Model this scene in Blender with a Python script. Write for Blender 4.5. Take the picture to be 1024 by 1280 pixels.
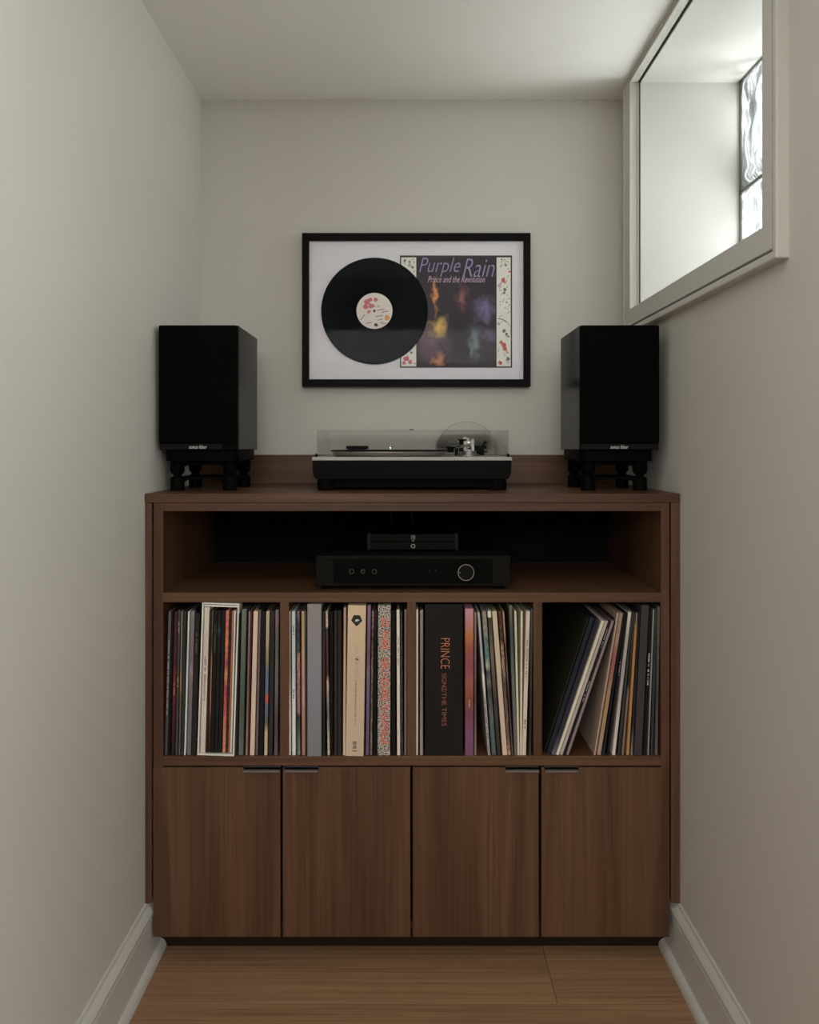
import bpy, bmesh, math, random
from mathutils import Vector, Matrix

random.seed(7)
for o in list(bpy.data.objects):
    bpy.data.objects.remove(o, do_unlink=True)
SC = bpy.context.scene
COL = SC.collection

# ------------------------------------------------------------------ camera
F = 870.0            # focal length in pixels of a 1024 x 1280 picture
VX, VY = 512.0, 556.0
H = 1.155            # lens height above the floor
cam = bpy.data.cameras.new('camera')
cam.sensor_fit = 'HORIZONTAL'
cam.sensor_width = 36.0
cam.lens = 36.0 * F / 1024.0
cam.shift_y = -(640.0 - VY) / 1024.0
cam.clip_start = 0.02
cam_o = bpy.data.objects.new('camera', cam)
cam_o.location = (0, 0, H)
cam_o.rotation_euler = (math.pi / 2, 0, 0)
COL.objects.link(cam_o)
SC.camera = cam_o

# ------------------------------------------------------------------ world, lights, exposure
W = bpy.data.worlds.new('world')
SC.world = W
W.use_nodes = True
bg = W.node_tree.nodes['Background']
bg.inputs[0].default_value = (0.80, 0.90, 1.0, 1)
bg.inputs[1].default_value = 1.2


def area_light(name, loc, rot, sx, sy, power, color):
    l = bpy.data.lights.new(name, 'AREA')
    l.shape = 'RECTANGLE'
    l.size, l.size_y = sx, sy
    l.energy = power
    l.color = color
    o = bpy.data.objects.new(name, l)
    o.location, o.rotation_euler = loc, rot
    COL.objects.link(o)
    return o


# daylight falling on the outside of the glass block window
area_light('window_daylight', (1.45, 1.74, H + 0.78), (0, math.radians(76), 0), 0.9, 0.55, 75.0, (1.0, 0.99, 0.985))
# lamp added low outside to brighten the ceiling through the glass blocks
area_light('upward_fill', (1.52, 1.72, H + 0.06), (0, math.radians(128), 0), 0.5, 0.4, 100.0, (1.0, 0.99, 0.975))
# broad overhead fill, added out of view (its made-up fixture is built further down)
area_light('overhead_fill', (0.0, 0.42, H + 0.972 - 0.034), (0, 0, 0), 0.86, 0.9, 3.8, (1.0, 0.985, 0.95))
# frontal fill added high up in the unseen room behind the photographer
area_light('rear_fill', (-0.1, -2.2, H + 0.94), (math.radians(10), 0, 0), 2.4, 1.6, 130.0, (1.0, 0.985, 0.96))
# daylight through the side window of the room behind
area_light('rear_window_daylight', (2.36, -1.3, 1.25), (0, math.radians(90), 0), 1.3, 2.0, 29.0, (0.985, 0.99, 1.0))

SC.view_settings.view_transform = 'Standard'
SC.view_settings.look = 'None'
SC.view_settings.gamma = 1.0
SC.view_settings.use_curve_mapping = False
SC.view_settings.exposure = 0.22

# ------------------------------------------------------------------ distances (m)
YB = 1.959                       # back wall
YF = 1.5426                      # front of the cabinet
XL, XR = -0.587, 0.601           # side walls
ZC = H + 0.972                   # ceiling


def PX(px, Y): return (px - VX) * Y / F
def PZ(py, Y): return H + (VY - py) * Y / F


# ------------------------------------------------------------------ material helpers
def lin(c):
    c = c / 255.0
    return c / 12.92 if c <= 0.04045 else ((c + 0.055) / 1.055) ** 2.4


def C(r, g, b, k=0.62):
    """albedo of a thing that looks (r, g, b) in the photograph"""
    v = [lin(c) / k for c in (r, g, b)]
    y = 0.25 * v[0] + 0.65 * v[1] + 0.10 * v[2]
    return tuple(min(0.86, 0.84 * c + 0.16 * y) for c in v) + (1.0,)


MATS = {}


class NT:
    def __init__(s, name):
        s.m = bpy.data.materials.new(name)
        s.m.use_nodes = True
        s.t = s.m.node_tree
        s.t.nodes.clear()
        s.out = s.n('ShaderNodeOutputMaterial')

    def n(s, typ, **kw):
        nd = s.t.nodes.new(typ)
        for k, v in kw.items():
            setattr(nd, k, v)
        return nd

    def l(s, a, b): s.t.links.new(a, b)

    def bsdf(s, rough=0.5, metal=0.0, spec=0.5):
        b = s.n('ShaderNodeBsdfPrincipled')
        b.inputs['Roughness'].default_value = rough
        b.inputs['Metallic'].default_value = metal
        b.inputs['Specular IOR Level'].default_value = spec
        s.l(b.outputs[0], s.out.inputs[0])
        return b

    def coords(s, which='Object', scale=(1, 1, 1), loc=(0, 0, 0)):
        tc = s.n('ShaderNodeTexCoord')
        mp = s.n('ShaderNodeMapping')
        mp.inputs['Scale'].default_value = scale
        mp.inputs['Location'].default_value = loc
        s.l(tc.outputs[which], mp.inputs[0])
        return mp.outputs[0]

    def noise(s, vec, scale, detail=4, rough=0.55, dist=0.0):
        nz = s.n('ShaderNodeTexNoise')
        s.l(vec, nz.inputs['Vector'])
        nz.inputs['Scale'].default_value = scale
        nz.inputs['Detail'].default_value = detail
        nz.inputs['Roughness'].default_value = rough
        nz.inputs['Distortion'].default_value = dist
        return nz.outputs['Fac']

    def ramp(s, fac, stops, interp='LINEAR'):
        r = s.n('ShaderNodeValToRGB')
        r.color_ramp.interpolation = interp
        el = r.color_ramp.elements
        while len(el) > 1:
            el.remove(el[-1])
        el[0].position, el[0].color = stops[0]
        for p, c in stops[1:]:
            e = el.new(p)
            e.color = c
        s.l(fac, r.inputs[0])
        return r.outputs[0]

    def mix(s, fac, a, b, mode='MIX'):
        m = s.n('ShaderNodeMix', data_type='RGBA', blend_type=mode)
        for sock, v in ((m.inputs[0], fac), (m.inputs[6], a), (m.inputs[7], b)):
            if hasattr(v, 'links') or hasattr(v, 'is_output'):
                s.l(v, sock)
            else:
                sock.default_value = v
        return m.outputs[2]

    def bump(s, b, height, strength=0.2, dist=0.002):
        bp = s.n('ShaderNodeBump')
        bp.inputs['Strength'].default_value = strength
        bp.inputs['Distance'].default_value = dist
        s.l(height, bp.inputs['Height'])
        s.l(bp.outputs[0], b.inputs['Normal'])


def plain(name, col, rough=0.5, metal=0.0, spec=0.5, var=0.06, nscale=30, bump=0.0):
    if name in MATS:
        return MATS[name]
    t = NT(name)
    b = t.bsdf(rough, metal, spec)
    v = t.coords('Object')
    f = t.noise(v, nscale, 3)
    lo = tuple(c * (1 - var) for c in col[:3]) + (1,)
    hi = tuple(min(1, c * (1 + var)) for c in col[:3]) + (1,)
    t.l(t.ramp(f, [(0.3, lo), (0.7, hi)]), b.inputs['Base Color'])
    if bump:
        t.bump(b, f, bump, 0.001)
    MATS[name] = t.m
    return t.m


def paint(name, col, rough=0.6):
    t = NT(name)
    b = t.bsdf(rough, 0, 0.35)
    v = t.coords('Object')
    f = t.noise(v, 1.3, 2)
    lo = tuple(c * 0.975 for c in col[:3]) + (1,)
    hi = tuple(c * 1.02 for c in col[:3]) + (1,)
    t.l(t.ramp(f, [(0.3, lo), (0.7, hi)]), b.inputs['Base Color'])
    t.bump(b, t.noise(v, 220, 3), 0.06, 0.0006)
    return t.m


def wood(name, axis, dark, mid, light, rough=0.42, fig=1.0):
    t = NT(name)
    b = t.bsdf(rough, 0, 0.4)
    s1 = {'Z': (9, 9, 0.55), 'X': (0.55, 9, 9), 'Y': (9, 0.55, 9)}[axis]
    s2 = {'Z': (150, 150, 2.2), 'X': (2.2, 150, 150), 'Y': (150, 2.2, 150)}[axis]
    oi = t.n('ShaderNodeObjectInfo')
    tc = t.n('ShaderNodeTexCoord')
    off = t.n('ShaderNodeVectorMath', operation='MULTIPLY_ADD')
    t.l(oi.outputs['Random'], off.inputs[0])
    off.inputs[1].default_value = (3.1, 2.3, 5.7)
    t.l(tc.outputs['Object'], off.inputs[2])

    def mp(scale):
        m = t.n('ShaderNodeMapping')
        m.inputs['Scale'].default_value = scale
        t.l(off.outputs[0], m.inputs[0])
        return m.outputs[0]
    broad = t.noise(mp(s1), 1.0, 3, 0.5, 0.7 * fig)
    wv = t.n('ShaderNodeMath', operation='MULTIPLY')
    t.l(broad, wv.inputs[0])
    wv.inputs[1].default_value = 14.0 * fig
    fr = t.n('ShaderNodeMath', operation='SINE')
    t.l(wv.outputs[0], fr.inputs[0])
    rings = t.ramp(fr.outputs[0], [(0.0, (0, 0, 0, 1)), (1.0, (1, 1, 1, 1))])
    base = t.ramp(broad, [(0.32, dark), (0.5, mid), (0.68, light)])
    base = t.mix(0.38, base, t.ramp(rings, [(0.0, dark), (1.0, light)]))
    fine = t.noise(mp(s2), 1.0, 3, 0.6, 0.1)
    fc = t.ramp(fine, [(0.30, (0.58, 0.56, 0.55, 1)), (0.62, (1.08, 1.08, 1.08, 1))])
    t.l(t.mix(0.75, base, fc, 'MULTIPLY'), b.inputs['Base Color'])
    t.bump(b, fine, 0.10, 0.0006)
    return t.m


def spine(name, stops, rough=0.45, speck=0.0, hard=True):
    """stops: list of (height 0..1, (r, g, b)) in photograph colours"""
    t = NT(name)
    b = t.bsdf(rough, 0, 0.4 if rough < 0.4 else 0.12)
    tc = t.n('ShaderNodeTexCoord')
    sp = t.n('ShaderNodeSeparateXYZ')
    t.l(tc.outputs['Generated'], sp.inputs[0])
    if len(stops) == 1:
        c = C(*stops[0][1])
        base = t.ramp(t.noise(t.coords('Object', (40, 40, 6)), 1.0, 3),
                      [(0.3, tuple(x * 0.82 for x in c[:3]) + (1,)), (0.7, tuple(min(.9, x * 1.12) for x in c[:3]) + (1,))])
    else:
        base = t.ramp(sp.outputs[2], [(p, C(*c)) for p, c in stops], 'LINEAR')
    if speck:
        nz = t.noise(t.coords('Object', (160, 160, 110)), 1.0, 2, 0.5)
        d = t.ramp(nz, [(0.44, (0.15, 0.15, 0.15, 1)), (0.56, (1.25, 1.25, 1.2, 1))])
        base = t.mix(speck, base, d, 'MULTIPLY')
    t.l(base, b.inputs['Base Color'])
    return t.m


def clear(name, tint=(0.97, 0.98, 0.98, 1), refl=1.0, rough=0.03, ior=1.45):
    t = NT(name)
    tr = t.n('ShaderNodeBsdfTransparent')
    tr.inputs[0].default_value = tint
    gl = t.n('ShaderNodeBsdfGlossy')
    gl.inputs['Roughness'].default_value = rough
    fr = t.n('ShaderNodeFresnel')
    fr.inputs[0].default_value = ior
    ml = t.n('ShaderNodeMath', operation='MULTIPLY')
    t.l(fr.outputs[0], ml.inputs[0])
    ml.inputs[1].default_value = refl
    mx = t.n('ShaderNodeMixShader')
    t.l(ml.outputs[0], mx.inputs[0])
    t.l(tr.outputs[0], mx.inputs[1])
    t.l(gl.outputs[0], mx.inputs[2])
    t.l(mx.outputs[0], t.out.inputs[0])
    return t.m


# ------------------------------------------------------------------ mesh helpers
def bx(bm, x0, x1, y0, y1, z0, z1):
    vs = [bm.verts.new((x, y, z)) for x in (x0, x1) for y in (y0, y1) for z in (z0, z1)]
    for f in ((0, 1, 3, 2), (4, 6, 7, 5), (0, 4, 5, 1), (2, 3, 7, 6), (0, 2, 6, 4), (1, 5, 7, 3)):
        bm.faces.new([vs[i] for i in f])
    return vs


def box(x0, x1, y0, y1, z0, z1):
    bm = bmesh.new()
    bx(bm, x0, x1, y0, y1, z0, z1)
    return bm


def extrude_poly(bm, pts2, axis, a0, a1):
    """closed outline swept along one axis; pts2 are the two other coordinates in xyz order"""
    def mk(p, a):
        if axis == 'X': return (a, p[0], p[1])
        if axis == 'Y': return (p[0], a, p[1])
        return (p[0], p[1], a)
    A = [bm.verts.new(mk(p, a0)) for p in pts2]
    B = [bm.verts.new(mk(p, a1)) for p in pts2]
    n = len(pts2)
    bm.faces.new(A)
    bm.faces.new(B[::-1])
    for i in range(n):
        j = (i + 1) % n
        bm.faces.new((A[i], B[i], B[j], A[j]))


def lathe(bm, prof, cx, cy, cz, axis='Z', seg=24):
    """prof: (radius, along axis); ends are capped"""
    rings = []
    for r, h in prof:
        ring = []
        for i in range(seg):
            a = 2 * math.pi * i / seg
            c, s = r * math.cos(a), r * math.sin(a)
            p = {'Z': (cx + c, cy + s, cz + h), 'Y': (cx + c, cy + h, cz + s), 'X': (cx + h, cy + c, cz + s)}[axis]
            ring.append(bm.verts.new(p))
        rings.append(ring)
    for a, b in zip(rings, rings[1:]):
        for i in range(seg):
            j = (i + 1) % seg
            bm.faces.new((a[i], a[j], b[j], b[i]))
    bm.faces.new(rings[0][::-1])
    bm.faces.new(rings[-1])


def tube(bm, pts, r, seg=10):
    pts = [Vector(p) for p in pts]
    rings = []
    up = Vector((0.13, 0.31, 0.94))
    for i, p in enumerate(pts):
        d = (pts[min(i + 1, len(pts) - 1)] - pts[max(i - 1, 0)]).normalized()
        u = d.cross(up)
        if u.length < 1e-3:
            u = d.cross(Vector((1, 0, 0)))
        u.normalize()
        v = d.cross(u)
        rr = r[i] if isinstance(r, (list, tuple)) else r
        rings.append([bm.verts.new(p + rr * (math.cos(2 * math.pi * k / seg) * u + math.sin(2 * math.pi * k / seg) * v))
                      for k in range(seg)])
    for a, b in zip(rings, rings[1:]):
        for k in range(seg):
            j = (k + 1) % seg
            bm.faces.new((a[k], a[j], b[j], b[k]))
    bm.faces.new(rings[0][::-1])
    bm.faces.new(rings[-1])


OFF = {}


def off(o):
    return OFF.get(o.name, Vector((0, 0, 0))) if o else Vector((0, 0, 0))


def obj(name, bm, mat, parent=None, bevel=0.0, smooth=False, origin=None, segs=2):
    """links the bmesh (in world coordinates, or local ones below a parent) as one mesh object"""
    bmesh.ops.recalc_face_normals(bm, faces=bm.faces)
    o_ = Vector(origin) if origin is not None else off(parent)
    for v in bm.verts:
        v.co -= o_
    me = bpy.data.meshes.new(name)
    bm.to_mesh(me)
    bm.free()
    if smooth:
        for p in me.polygons:
            p.use_smooth = True
        try:
            me.set_sharp_from_angle(angle=math.radians(40))
        except Exception:
            pass
    me.materials.append(mat)
    o = bpy.data.objects.new(name, me)
    COL.objects.link(o)
    if parent is not None:
        o.parent = parent
        OFF[o.name] = o_
        if origin is not None:
            o.location = o_ - off(parent)
    else:
        o.location = o_
        OFF[o.name] = o_
    if bevel:
        m = o.modifiers.new('edge', 'BEVEL')
        m.width = bevel
        m.segments = segs
        m.limit_method = 'ANGLE'
    return o


def thing(name, loc, label, cat, group=None):
    o = bpy.data.objects.new(name, None)
    o.empty_display_size = 0.02
    o.location = loc
    COL.objects.link(o)
    OFF[o.name] = Vector(loc)
    return tag(o, label, cat, group)


def tag(o, label, cat, group=None):
    o['label'] = label
    o['category'] = cat
    if group:
        o['group'] = group
    return o


def struct(o, label=None, cat=None):
    o['kind'] = 'structure'
    if label: o['label'] = label
    if cat: o['category'] = cat
    return o


def sempty(name, loc, label, cat):
    o = thing(name, loc, label, cat)
    o['kind'] = 'structure'
    return o


def text_mesh(body, size, ex=0.0002, shear=0.0, spacing=1.0, sx=1.0, font_off=0.0):
    """flat lettering in x (reading) / y (up), centred on the origin"""
    cu = bpy.data.curves.new('lettering', 'FONT')
    cu.body = body
    cu.size = size
    cu.extrude = ex
    cu.shear = shear
    cu.space_character = spacing
    cu.offset = font_off
    cu.align_x, cu.align_y = 'CENTER', 'CENTER'
    cu.resolution_u = 3
    to = bpy.data.objects.new('lettering', cu)
    COL.objects.link(to)
    bpy.context.view_layer.update()
    me = bpy.data.meshes.new_from_object(to.evaluated_get(bpy.context.evaluated_depsgraph_get()))
    bpy.data.objects.remove(to)
    bm = bmesh.new()
    bm.from_mesh(me)
    bpy.data.meshes.remove(me)
    for v in bm.verts:
        v.co.x *= sx
    return bm


def fit_text(bm, w, h):
    xs = [v.co.x for v in bm.verts]; ys = [v.co.y for v in bm.verts]
    cx, cy = (min(xs) + max(xs)) / 2, (min(ys) + max(ys)) / 2
    fx, fy = w / (max(xs) - min(xs)), h / (max(ys) - min(ys))
    for v in bm.verts:
        v.co.x = (v.co.x - cx) * fx
        v.co.y = (v.co.y - cy) * fy
    return bm


def face_front(bm, x, y, z):
    """reading towards +X, letters up +Z, facing the camera (-Y)"""
    for v in bm.verts:
        a, b, c = v.co
        v.co = (x + a, y - c, z + b)
    return bm


def face_spine(bm, x, y, z):
    """reading downwards, tops of the letters towards +X, facing -Y"""
    for v in bm.verts:
        a, b, c = v.co
        v.co = (x + b, y - c, z - a)
    return bm


# ------------------------------------------------------------------ shared materials
WALL = C(166, 161, 149, 0.60)
M_wall = paint('wall_paint', (0.625, 0.606, 0.548, 1))
M_ceil = paint('ceiling_paint', (0.88, 0.86, 0.825, 1))
M_reveal = paint('reveal_paint', (0.62, 0.605, 0.58, 1))
M_rear = paint('rear_room_paint', (0.30, 0.30, 0.29, 1))
M_trim = paint('trim_paint', (0.60, 0.588, 0.54, 1), 0.4)
WD, WM, WLt = (0.080, 0.037, 0.0175, 1), (0.112, 0.053, 0.0255, 1), (0.145, 0.072, 0.036, 1)
M_walZ = wood('walnut_upright_grain', 'Z', WD, WM, WLt)
M_walX = wood('walnut_level_grain', 'X', WD, WM, WLt)
M_walY = wood('walnut_depth_grain', 'Y', WD, WM, WLt)
M_oak = wood('oak_floor', 'X', (0.30, 0.168, 0.088, 1), (0.37, 0.212, 0.114, 1), (0.43, 0.252, 0.140, 1), 0.45, 0.6)
M_black = plain('black_lacquer', (0.006, 0.006, 0.007, 1), 0.2, 0, 0.12)
M_blackm = plain('black_satin', (0.003, 0.003, 0.003, 1), 0.5, 0, 0.03)
M_grille = plain('black_grille_cloth', (0.003, 0.003, 0.003, 1), 0.85, 0, 0.03, 0.4, 900, 0.3)
M_bay_shade = plain('back_panel_shade', (0.004, 0.0035, 0.003, 1), 0.8, 0, 0.1)  # shade deep inside the bays, put into the panel colour as black
M_rubber = plain('dark_rubber', (0.004, 0.004, 0.004, 1), 0.7, 0, 0.04)
M_silver = plain('brushed_silver', (0.42, 0.42, 0.40, 1), 0.35, 0.9)
M_steel = plain('dark_steel_pull', (0.22, 0.20, 0.185, 1), 0.5, 0.35)
M_chrome = plain('chrome', (0.75, 0.75, 0.74, 1), 0.12, 1.0)
M_white = plain('white_print', (0.75, 0.75, 0.74, 1), 0.6)
M_pale = plain('pale_print', (0.45, 0.45, 0.44, 1), 0.6)
M_ink = plain('black_print', (0.02, 0.02, 0.02, 1), 0.6)
M_film = clear('clear_film', (0.93, 0.93, 0.93, 1), 0.9, 0.12)
M_acryl = clear('clear_acrylic', (0.984, 0.985, 0.981, 1), 0.3, 0.03)
M_glass = clear('picture_glass', (1.0, 1.0, 1.0, 1), 0.03, 0.02)   # anti-reflective picture glass

# ------------------------------------------------------------------ the room
YR_END = 0.45        # the window wall stops here; the room opens to that side
YN = -0.55            # where the alcove opens into the room behind the photographer
# floor: slab with the boards laid across the alcove
fl = struct(obj('floor', box(-2.2, 2.2, -4.0, YB, -0.06, -0.012), plain('subfloor', (0.14, 0.10, 0.07, 1), 0.8)))
pw = 0.19
y = YB - 0.02
row = 0
y1 = 1.82
rows = []
while y1 > -1.4:
    rows.append((y1 - pw, y1)); y1 -= pw
rows.insert(0, (1.82, YB))
for i, (a, b_) in enumerate(rows):
    joints = [XL - 0.002, {2: 0.306, 3: XR - 0.001}.get(i, -0.62 + ((i * 0.437 + 0.31) % 1.0) * 1.24), XR + 0.002]
    for k in range(2):
        if joints[k + 1] - joints[k] < 0.02:
            continue
        obj('plank', box(joints[k] + 0.0004, joints[k + 1] - 0.0004, a + 0.0005, b_ - 0.0005, -0.014, 0.0), M_oak, fl, 0.0008)

struct(obj('wall_left', box(XL - 0.12, XL, YN, YB + 0.12, -0.06, ZC + 0.1), M_wall))
struct(obj('wall_back', box(XL, XR, YB, YB + 0.12, -0.06, ZC + 0.1), M_wall))
struct(obj('ceiling', box(-2.32, 2.32, -4.12, YB + 0.12, ZC, ZC + 0.1), M_ceil))
# window opening in the right wall
WY0, WY1 = 1.147, 1.832
WZ0, WZ1 = H + 0.358, H + 0.955
XO = 0.95
bm = bmesh.new()
bx(bm, XR, XO, YR_END, YB + 0.12, -0.06, WZ0)
bx(bm, XR, XO, YR_END, WY0, WZ0, ZC + 0.1)
bx(bm, XR, XO, WY1, YB + 0.12, WZ0, ZC + 0.1)
bx(bm, XR, XO, WY0, WY1, WZ1, ZC + 0.1)
struct(obj('wall_right', bm, M_wall))
# the room behind
struct(obj('wall_rear', box(-2.2, 2.2, -4.12, -4.0, -0.06, ZC), M_rear))
struct(obj('wall_rear_left', box(-2.32, -2.2, -4.12, YN, -0.06, ZC), M_rear))
bm = bmesh.new()
bx(bm, 2.2, 2.32, -4.12, YR_END + 0.1, -0.06, 0.6)
bx(bm, 2.2, 2.32, -4.12, YR_END + 0.1, 1.9, ZC)
bx(bm, 2.2, 2.32, -4.12, -2.3, 0.6, 1.9)
bx(bm, 2.2, 2.32, -0.3, YR_END + 0.1, 0.6, 1.9)
struct(obj('wall_rear_right', bm, M_rear))
struct(obj('wall_return_left', box(-2.32, XL - 0.12, YN, YN + 0.1, -0.06, ZC), M_rear))
struct(obj('wall_return_right', box(XO, 2.32, YR_END, YR_END + 0.1, -0.06, ZC), M_rear))

# unseen fixture added to house the overhead fill: shallow tray, opal sheet
clf = thing('fill_fixture', (0.0, 0.42, ZC), 'added flat square fill panel with a slim white rim, unseen over the alcove', 'added fill panel')
M_opal = plain('opal_sheet', (0.8, 0.79, 0.76, 1), 0.5)
obj('diffuser', box(-0.44, 0.44, -0.04, 0.88, ZC - 0.030, ZC - 0.002), M_opal, clf, 0.002)
for a in ((-0.452, -0.44, -0.052, 0.892), (0.44, 0.452, -0.052, 0.892), (-0.44, 0.44, -0.052, -0.04), (-0.44, 0.44, 0.88, 0.892)):
    obj('rim', box(*a, ZC - 0.036, ZC), M_trim, clf)

# ------------------------------------------------------------------ window
TX = 0.581
win = sempty('window_1', (XR, (WY0 + WY1) / 2, WZ0), 'small high window of glass blocks in a deep white reveal', 'window')
# plastered lining of the reveal (four thin boards, each its own piece)
t = 0.004
obj('reveal_panel', box(XR + 0.006, 0.86, WY1 - t, WY1 + 0.002, WZ0, WZ1), M_reveal, win)
obj('reveal_panel', box(XR + 0.006, 0.86, WY0 - 0.002, WY0 + t, WZ0, WZ1), M_reveal, win)
obj('reveal_panel', box(XR + 0.006, 0.86, WY0, WY1, WZ1 - t, WZ1 + 0.002), M_reveal, win)
obj('sill', box(XR + 0.006, 0.86, WY0, WY1, WZ0 - 0.002, WZ0 + t), M_reveal, win)
# casing: flat inner board and raised outer lip, mitred
OY0, OY1, OZ0, OZ1 = 1.101, 1.893, H + 0.296, ZC - 0.002


def frame_ring(bm, iy0, iy1, iz0, iz1, oy0, oy1, oz0, oz1, x0, x1):
    """rectangular ring between x0 (front) and x1 (wall)"""
    ii = [(iy0, iz0), (iy1, iz0), (iy1, iz1), (iy0, iz1)]
    oo = [(oy0, oz0), (oy1, oz0), (oy1, oz1), (oy0, oz1)]
    V = lambda x, p: bm.verts.new((x, p[0], p[1]))
    A = [V(x0, p) for p in ii]; B = [V(x0, p) for p in oo]
    Cc = [V(x1, p) for p in ii]; D = [V(x1, p) for p in oo]
    for i in range(4):
        j = (i + 1) % 4
        bm.faces.new((A[i], A[j], B[j], B[i]))
        bm.faces.new((Cc[j], Cc[i], D[i], D[j]))
        bm.faces.new((A[j], A[i], Cc[i], Cc[j]))
        bm.faces.new((B[i], B[j], D[j], D[i]))


ZQ = H + 0.9705
bm = bmesh.new()
frame_ring(bm, WY0, WY1 + 0.004, WZ0, WZ1, OY0 + 0.002, OY1 - 0.002, OZ0 + 0.002, ZQ - 0.001, TX + 0.011, XR + 0.004)
obj('casing_base', bm, M_trim, win)
bm = bmesh.new()
frame_ring(bm, WY0, WY1 + 0.004, WZ0, WZ1, OY0 + 0.0165, OY1 - 0.0165, OZ0 + 0.0185, ZQ - 0.0085, TX, TX + 0.012)
obj('casing', bm, M_trim, win, 0.0008)
bm = bmesh.new()
frame_ring(bm, OY0 + 0.0125, OY1 - 0.0125, OZ0 + 0.0140, ZQ - 0.0062, OY0, OY1, OZ0, ZQ, TX - 0.001, XR + 0.002)
obj('casing_lip', bm, M_trim, win, 0.0025)
# dark joint between casing and reveal
bm = bmesh.new()
frame_ring(bm, WY0 + 0.001, WY1 - 0.001, WZ0 + 0.001, WZ1 - 0.001, WY0 - 0.003, WY1 + 0.003, WZ0 - 0.003, WZ1 + 0.003, XR + 0.003, XR + 0.008)
obj('joint', bm, plain('joint_shadow_gap', (0.10, 0.10, 0.09, 1), 0.9), win)


def glass_block_material():
    t = NT('ribbed_glass_block')
    v = t.coords('Object', (6, 14, 5))
    nz = t.noise(v, 1.0, 3, 0.55, 2.2)
    bp = t.n('ShaderNodeBump')
    bp.inputs['Strength'].default_value = 0.9
    bp.inputs['Distance'].default_value = 0.02
    t.l(nz, bp.inputs['Height'])
    tr = t.n('ShaderNodeBsdfTransparent')
    t.l(t.ramp(nz, [(0.34, (0.12, 0.13, 0.128, 1)), (0.45, (0.40, 0.42, 0.415, 1)), (0.52, (0.80, 0.82, 0.82, 1)), (0.62, (0.35, 0.37, 0.365, 1)), (0.72, (0.60, 0.62, 0.615, 1))]), tr.inputs[0])
    tl = t.n('ShaderNodeBsdfTranslucent')
    t.l(t.ramp(nz, [(0.32, (0.05, 0.056, 0.054, 1)), (0.44, (0.22, 0.235, 0.23, 1)), (0.51, (0.55, 0.565, 0.565, 1)), (0.58, (0.18, 0.195, 0.19, 1)), (0.68, (0.36, 0.38, 0.375, 1))]), tl.inputs[0])
    t.l(bp.outputs[0], tl.inputs['Normal'])
    gl = t.n('ShaderNodeBsdfGlossy')
    gl.inputs['Roughness'].default_value = 0.08
    t.l(bp.outputs[0], gl.inputs['Normal'])
    m1 = t.n('ShaderNodeMixShader')
    m1.inputs[0].default_value = 0.42
    t.l(tr.outputs[0], m1.inputs[1]); t.l(tl.outputs[0], m1.inputs[2])
    m2 = t.n('ShaderNodeMixShader')
    m2.inputs[0].default_value = 0.10
    t.l(m1.outputs[0], m2.inputs[1]); t.l(gl.outputs[0], m2.inputs[2])
    t.l(m2.outputs[0], t.out.inputs[0])
    return t.m


M_block = glass_block_material()
BX0, BX1 = 0.862, 0.942
jt = 0.009
bw = (WY1 - WY0 - 3 * jt) / 2
zmid = H + 0.663
for r_, (z0, z1) in enumerate(((WZ0 + jt, zmid - jt / 2), (zmid + jt / 2, WZ1 - jt * 0.6))):
    for c_ in range(2):
        y0 = WY0 + jt + c_ * (bw + jt)
        bm = bmesh.new()
        n = 22
        for xs, sgn in ((BX0, -1), (BX1, 1)):
            g = [[None] * (n + 1) for _ in range(n + 1)]
            for i in range(n + 1):
                for j in range(n + 1):
                    u, w = i / n, j / n
                    e = min(u, 1 - u, w, 1 - w)
                    k = min(1.0, e / 0.10)
                    wav = 0.0035 * math.sin(17 * u + 6 * math.sin(5 * w + r_ * 2 + c_)) * k
                    g[i][j] = bm.verts.new((xs + sgn * (0.010 * (k * (2 - k)) - 0.010 + wav), y0 + u * bw, z0 + w * (z1 - z0)))
            for i in range(n):
                for j in range(n):
                    bm.faces.new((g[i][j], g[i + 1][j], g[i + 1][j + 1], g[i][j + 1]))
            if sgn == -1:
                g0 = g
        ed = lambda g: [g[i][0] for i in range(n)] + [g[n][j] for j in range(n)] + [g[n - i][n] for i in range(n)] + [g[0][n - j] for j in range(n)]
        a, b_ = ed(g0), ed(g)
        for i in range(len(a)):
            j = (i + 1) % len(a)
            bm.faces.new((a[i], a[j], b_[j], b_[i]))
        obj('glass_block', bm, M_block, win, 0, True)
M_mortar = plain('block_joint', (0.20, 0.20, 0.19, 1), 0.9)
bm = bmesh.new()
bx(bm, BX0 + 0.006, BX1 - 0.006, WY0, WY1, zmid - jt / 2, zmid + jt / 2)
obj('mortar_joint', bm, M_mortar, win)
for yc in (WY0 + jt / 2, WY0 + jt * 1.5 + bw, WY1 - jt / 2):
    obj('mortar_joint', box(BX0 + 0.006, BX1 - 0.006, yc - jt / 2, yc + jt / 2, WZ0, WZ1), M_mortar, win)
for zc in (WZ0 + jt / 2, WZ1 - jt * 0.3):
    obj('mortar_joint', box(BX0 + 0.006, BX1 - 0.006, WY0, WY1, zc - jt * 0.3, zc + jt * 0.3), M_mortar, win)

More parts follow.
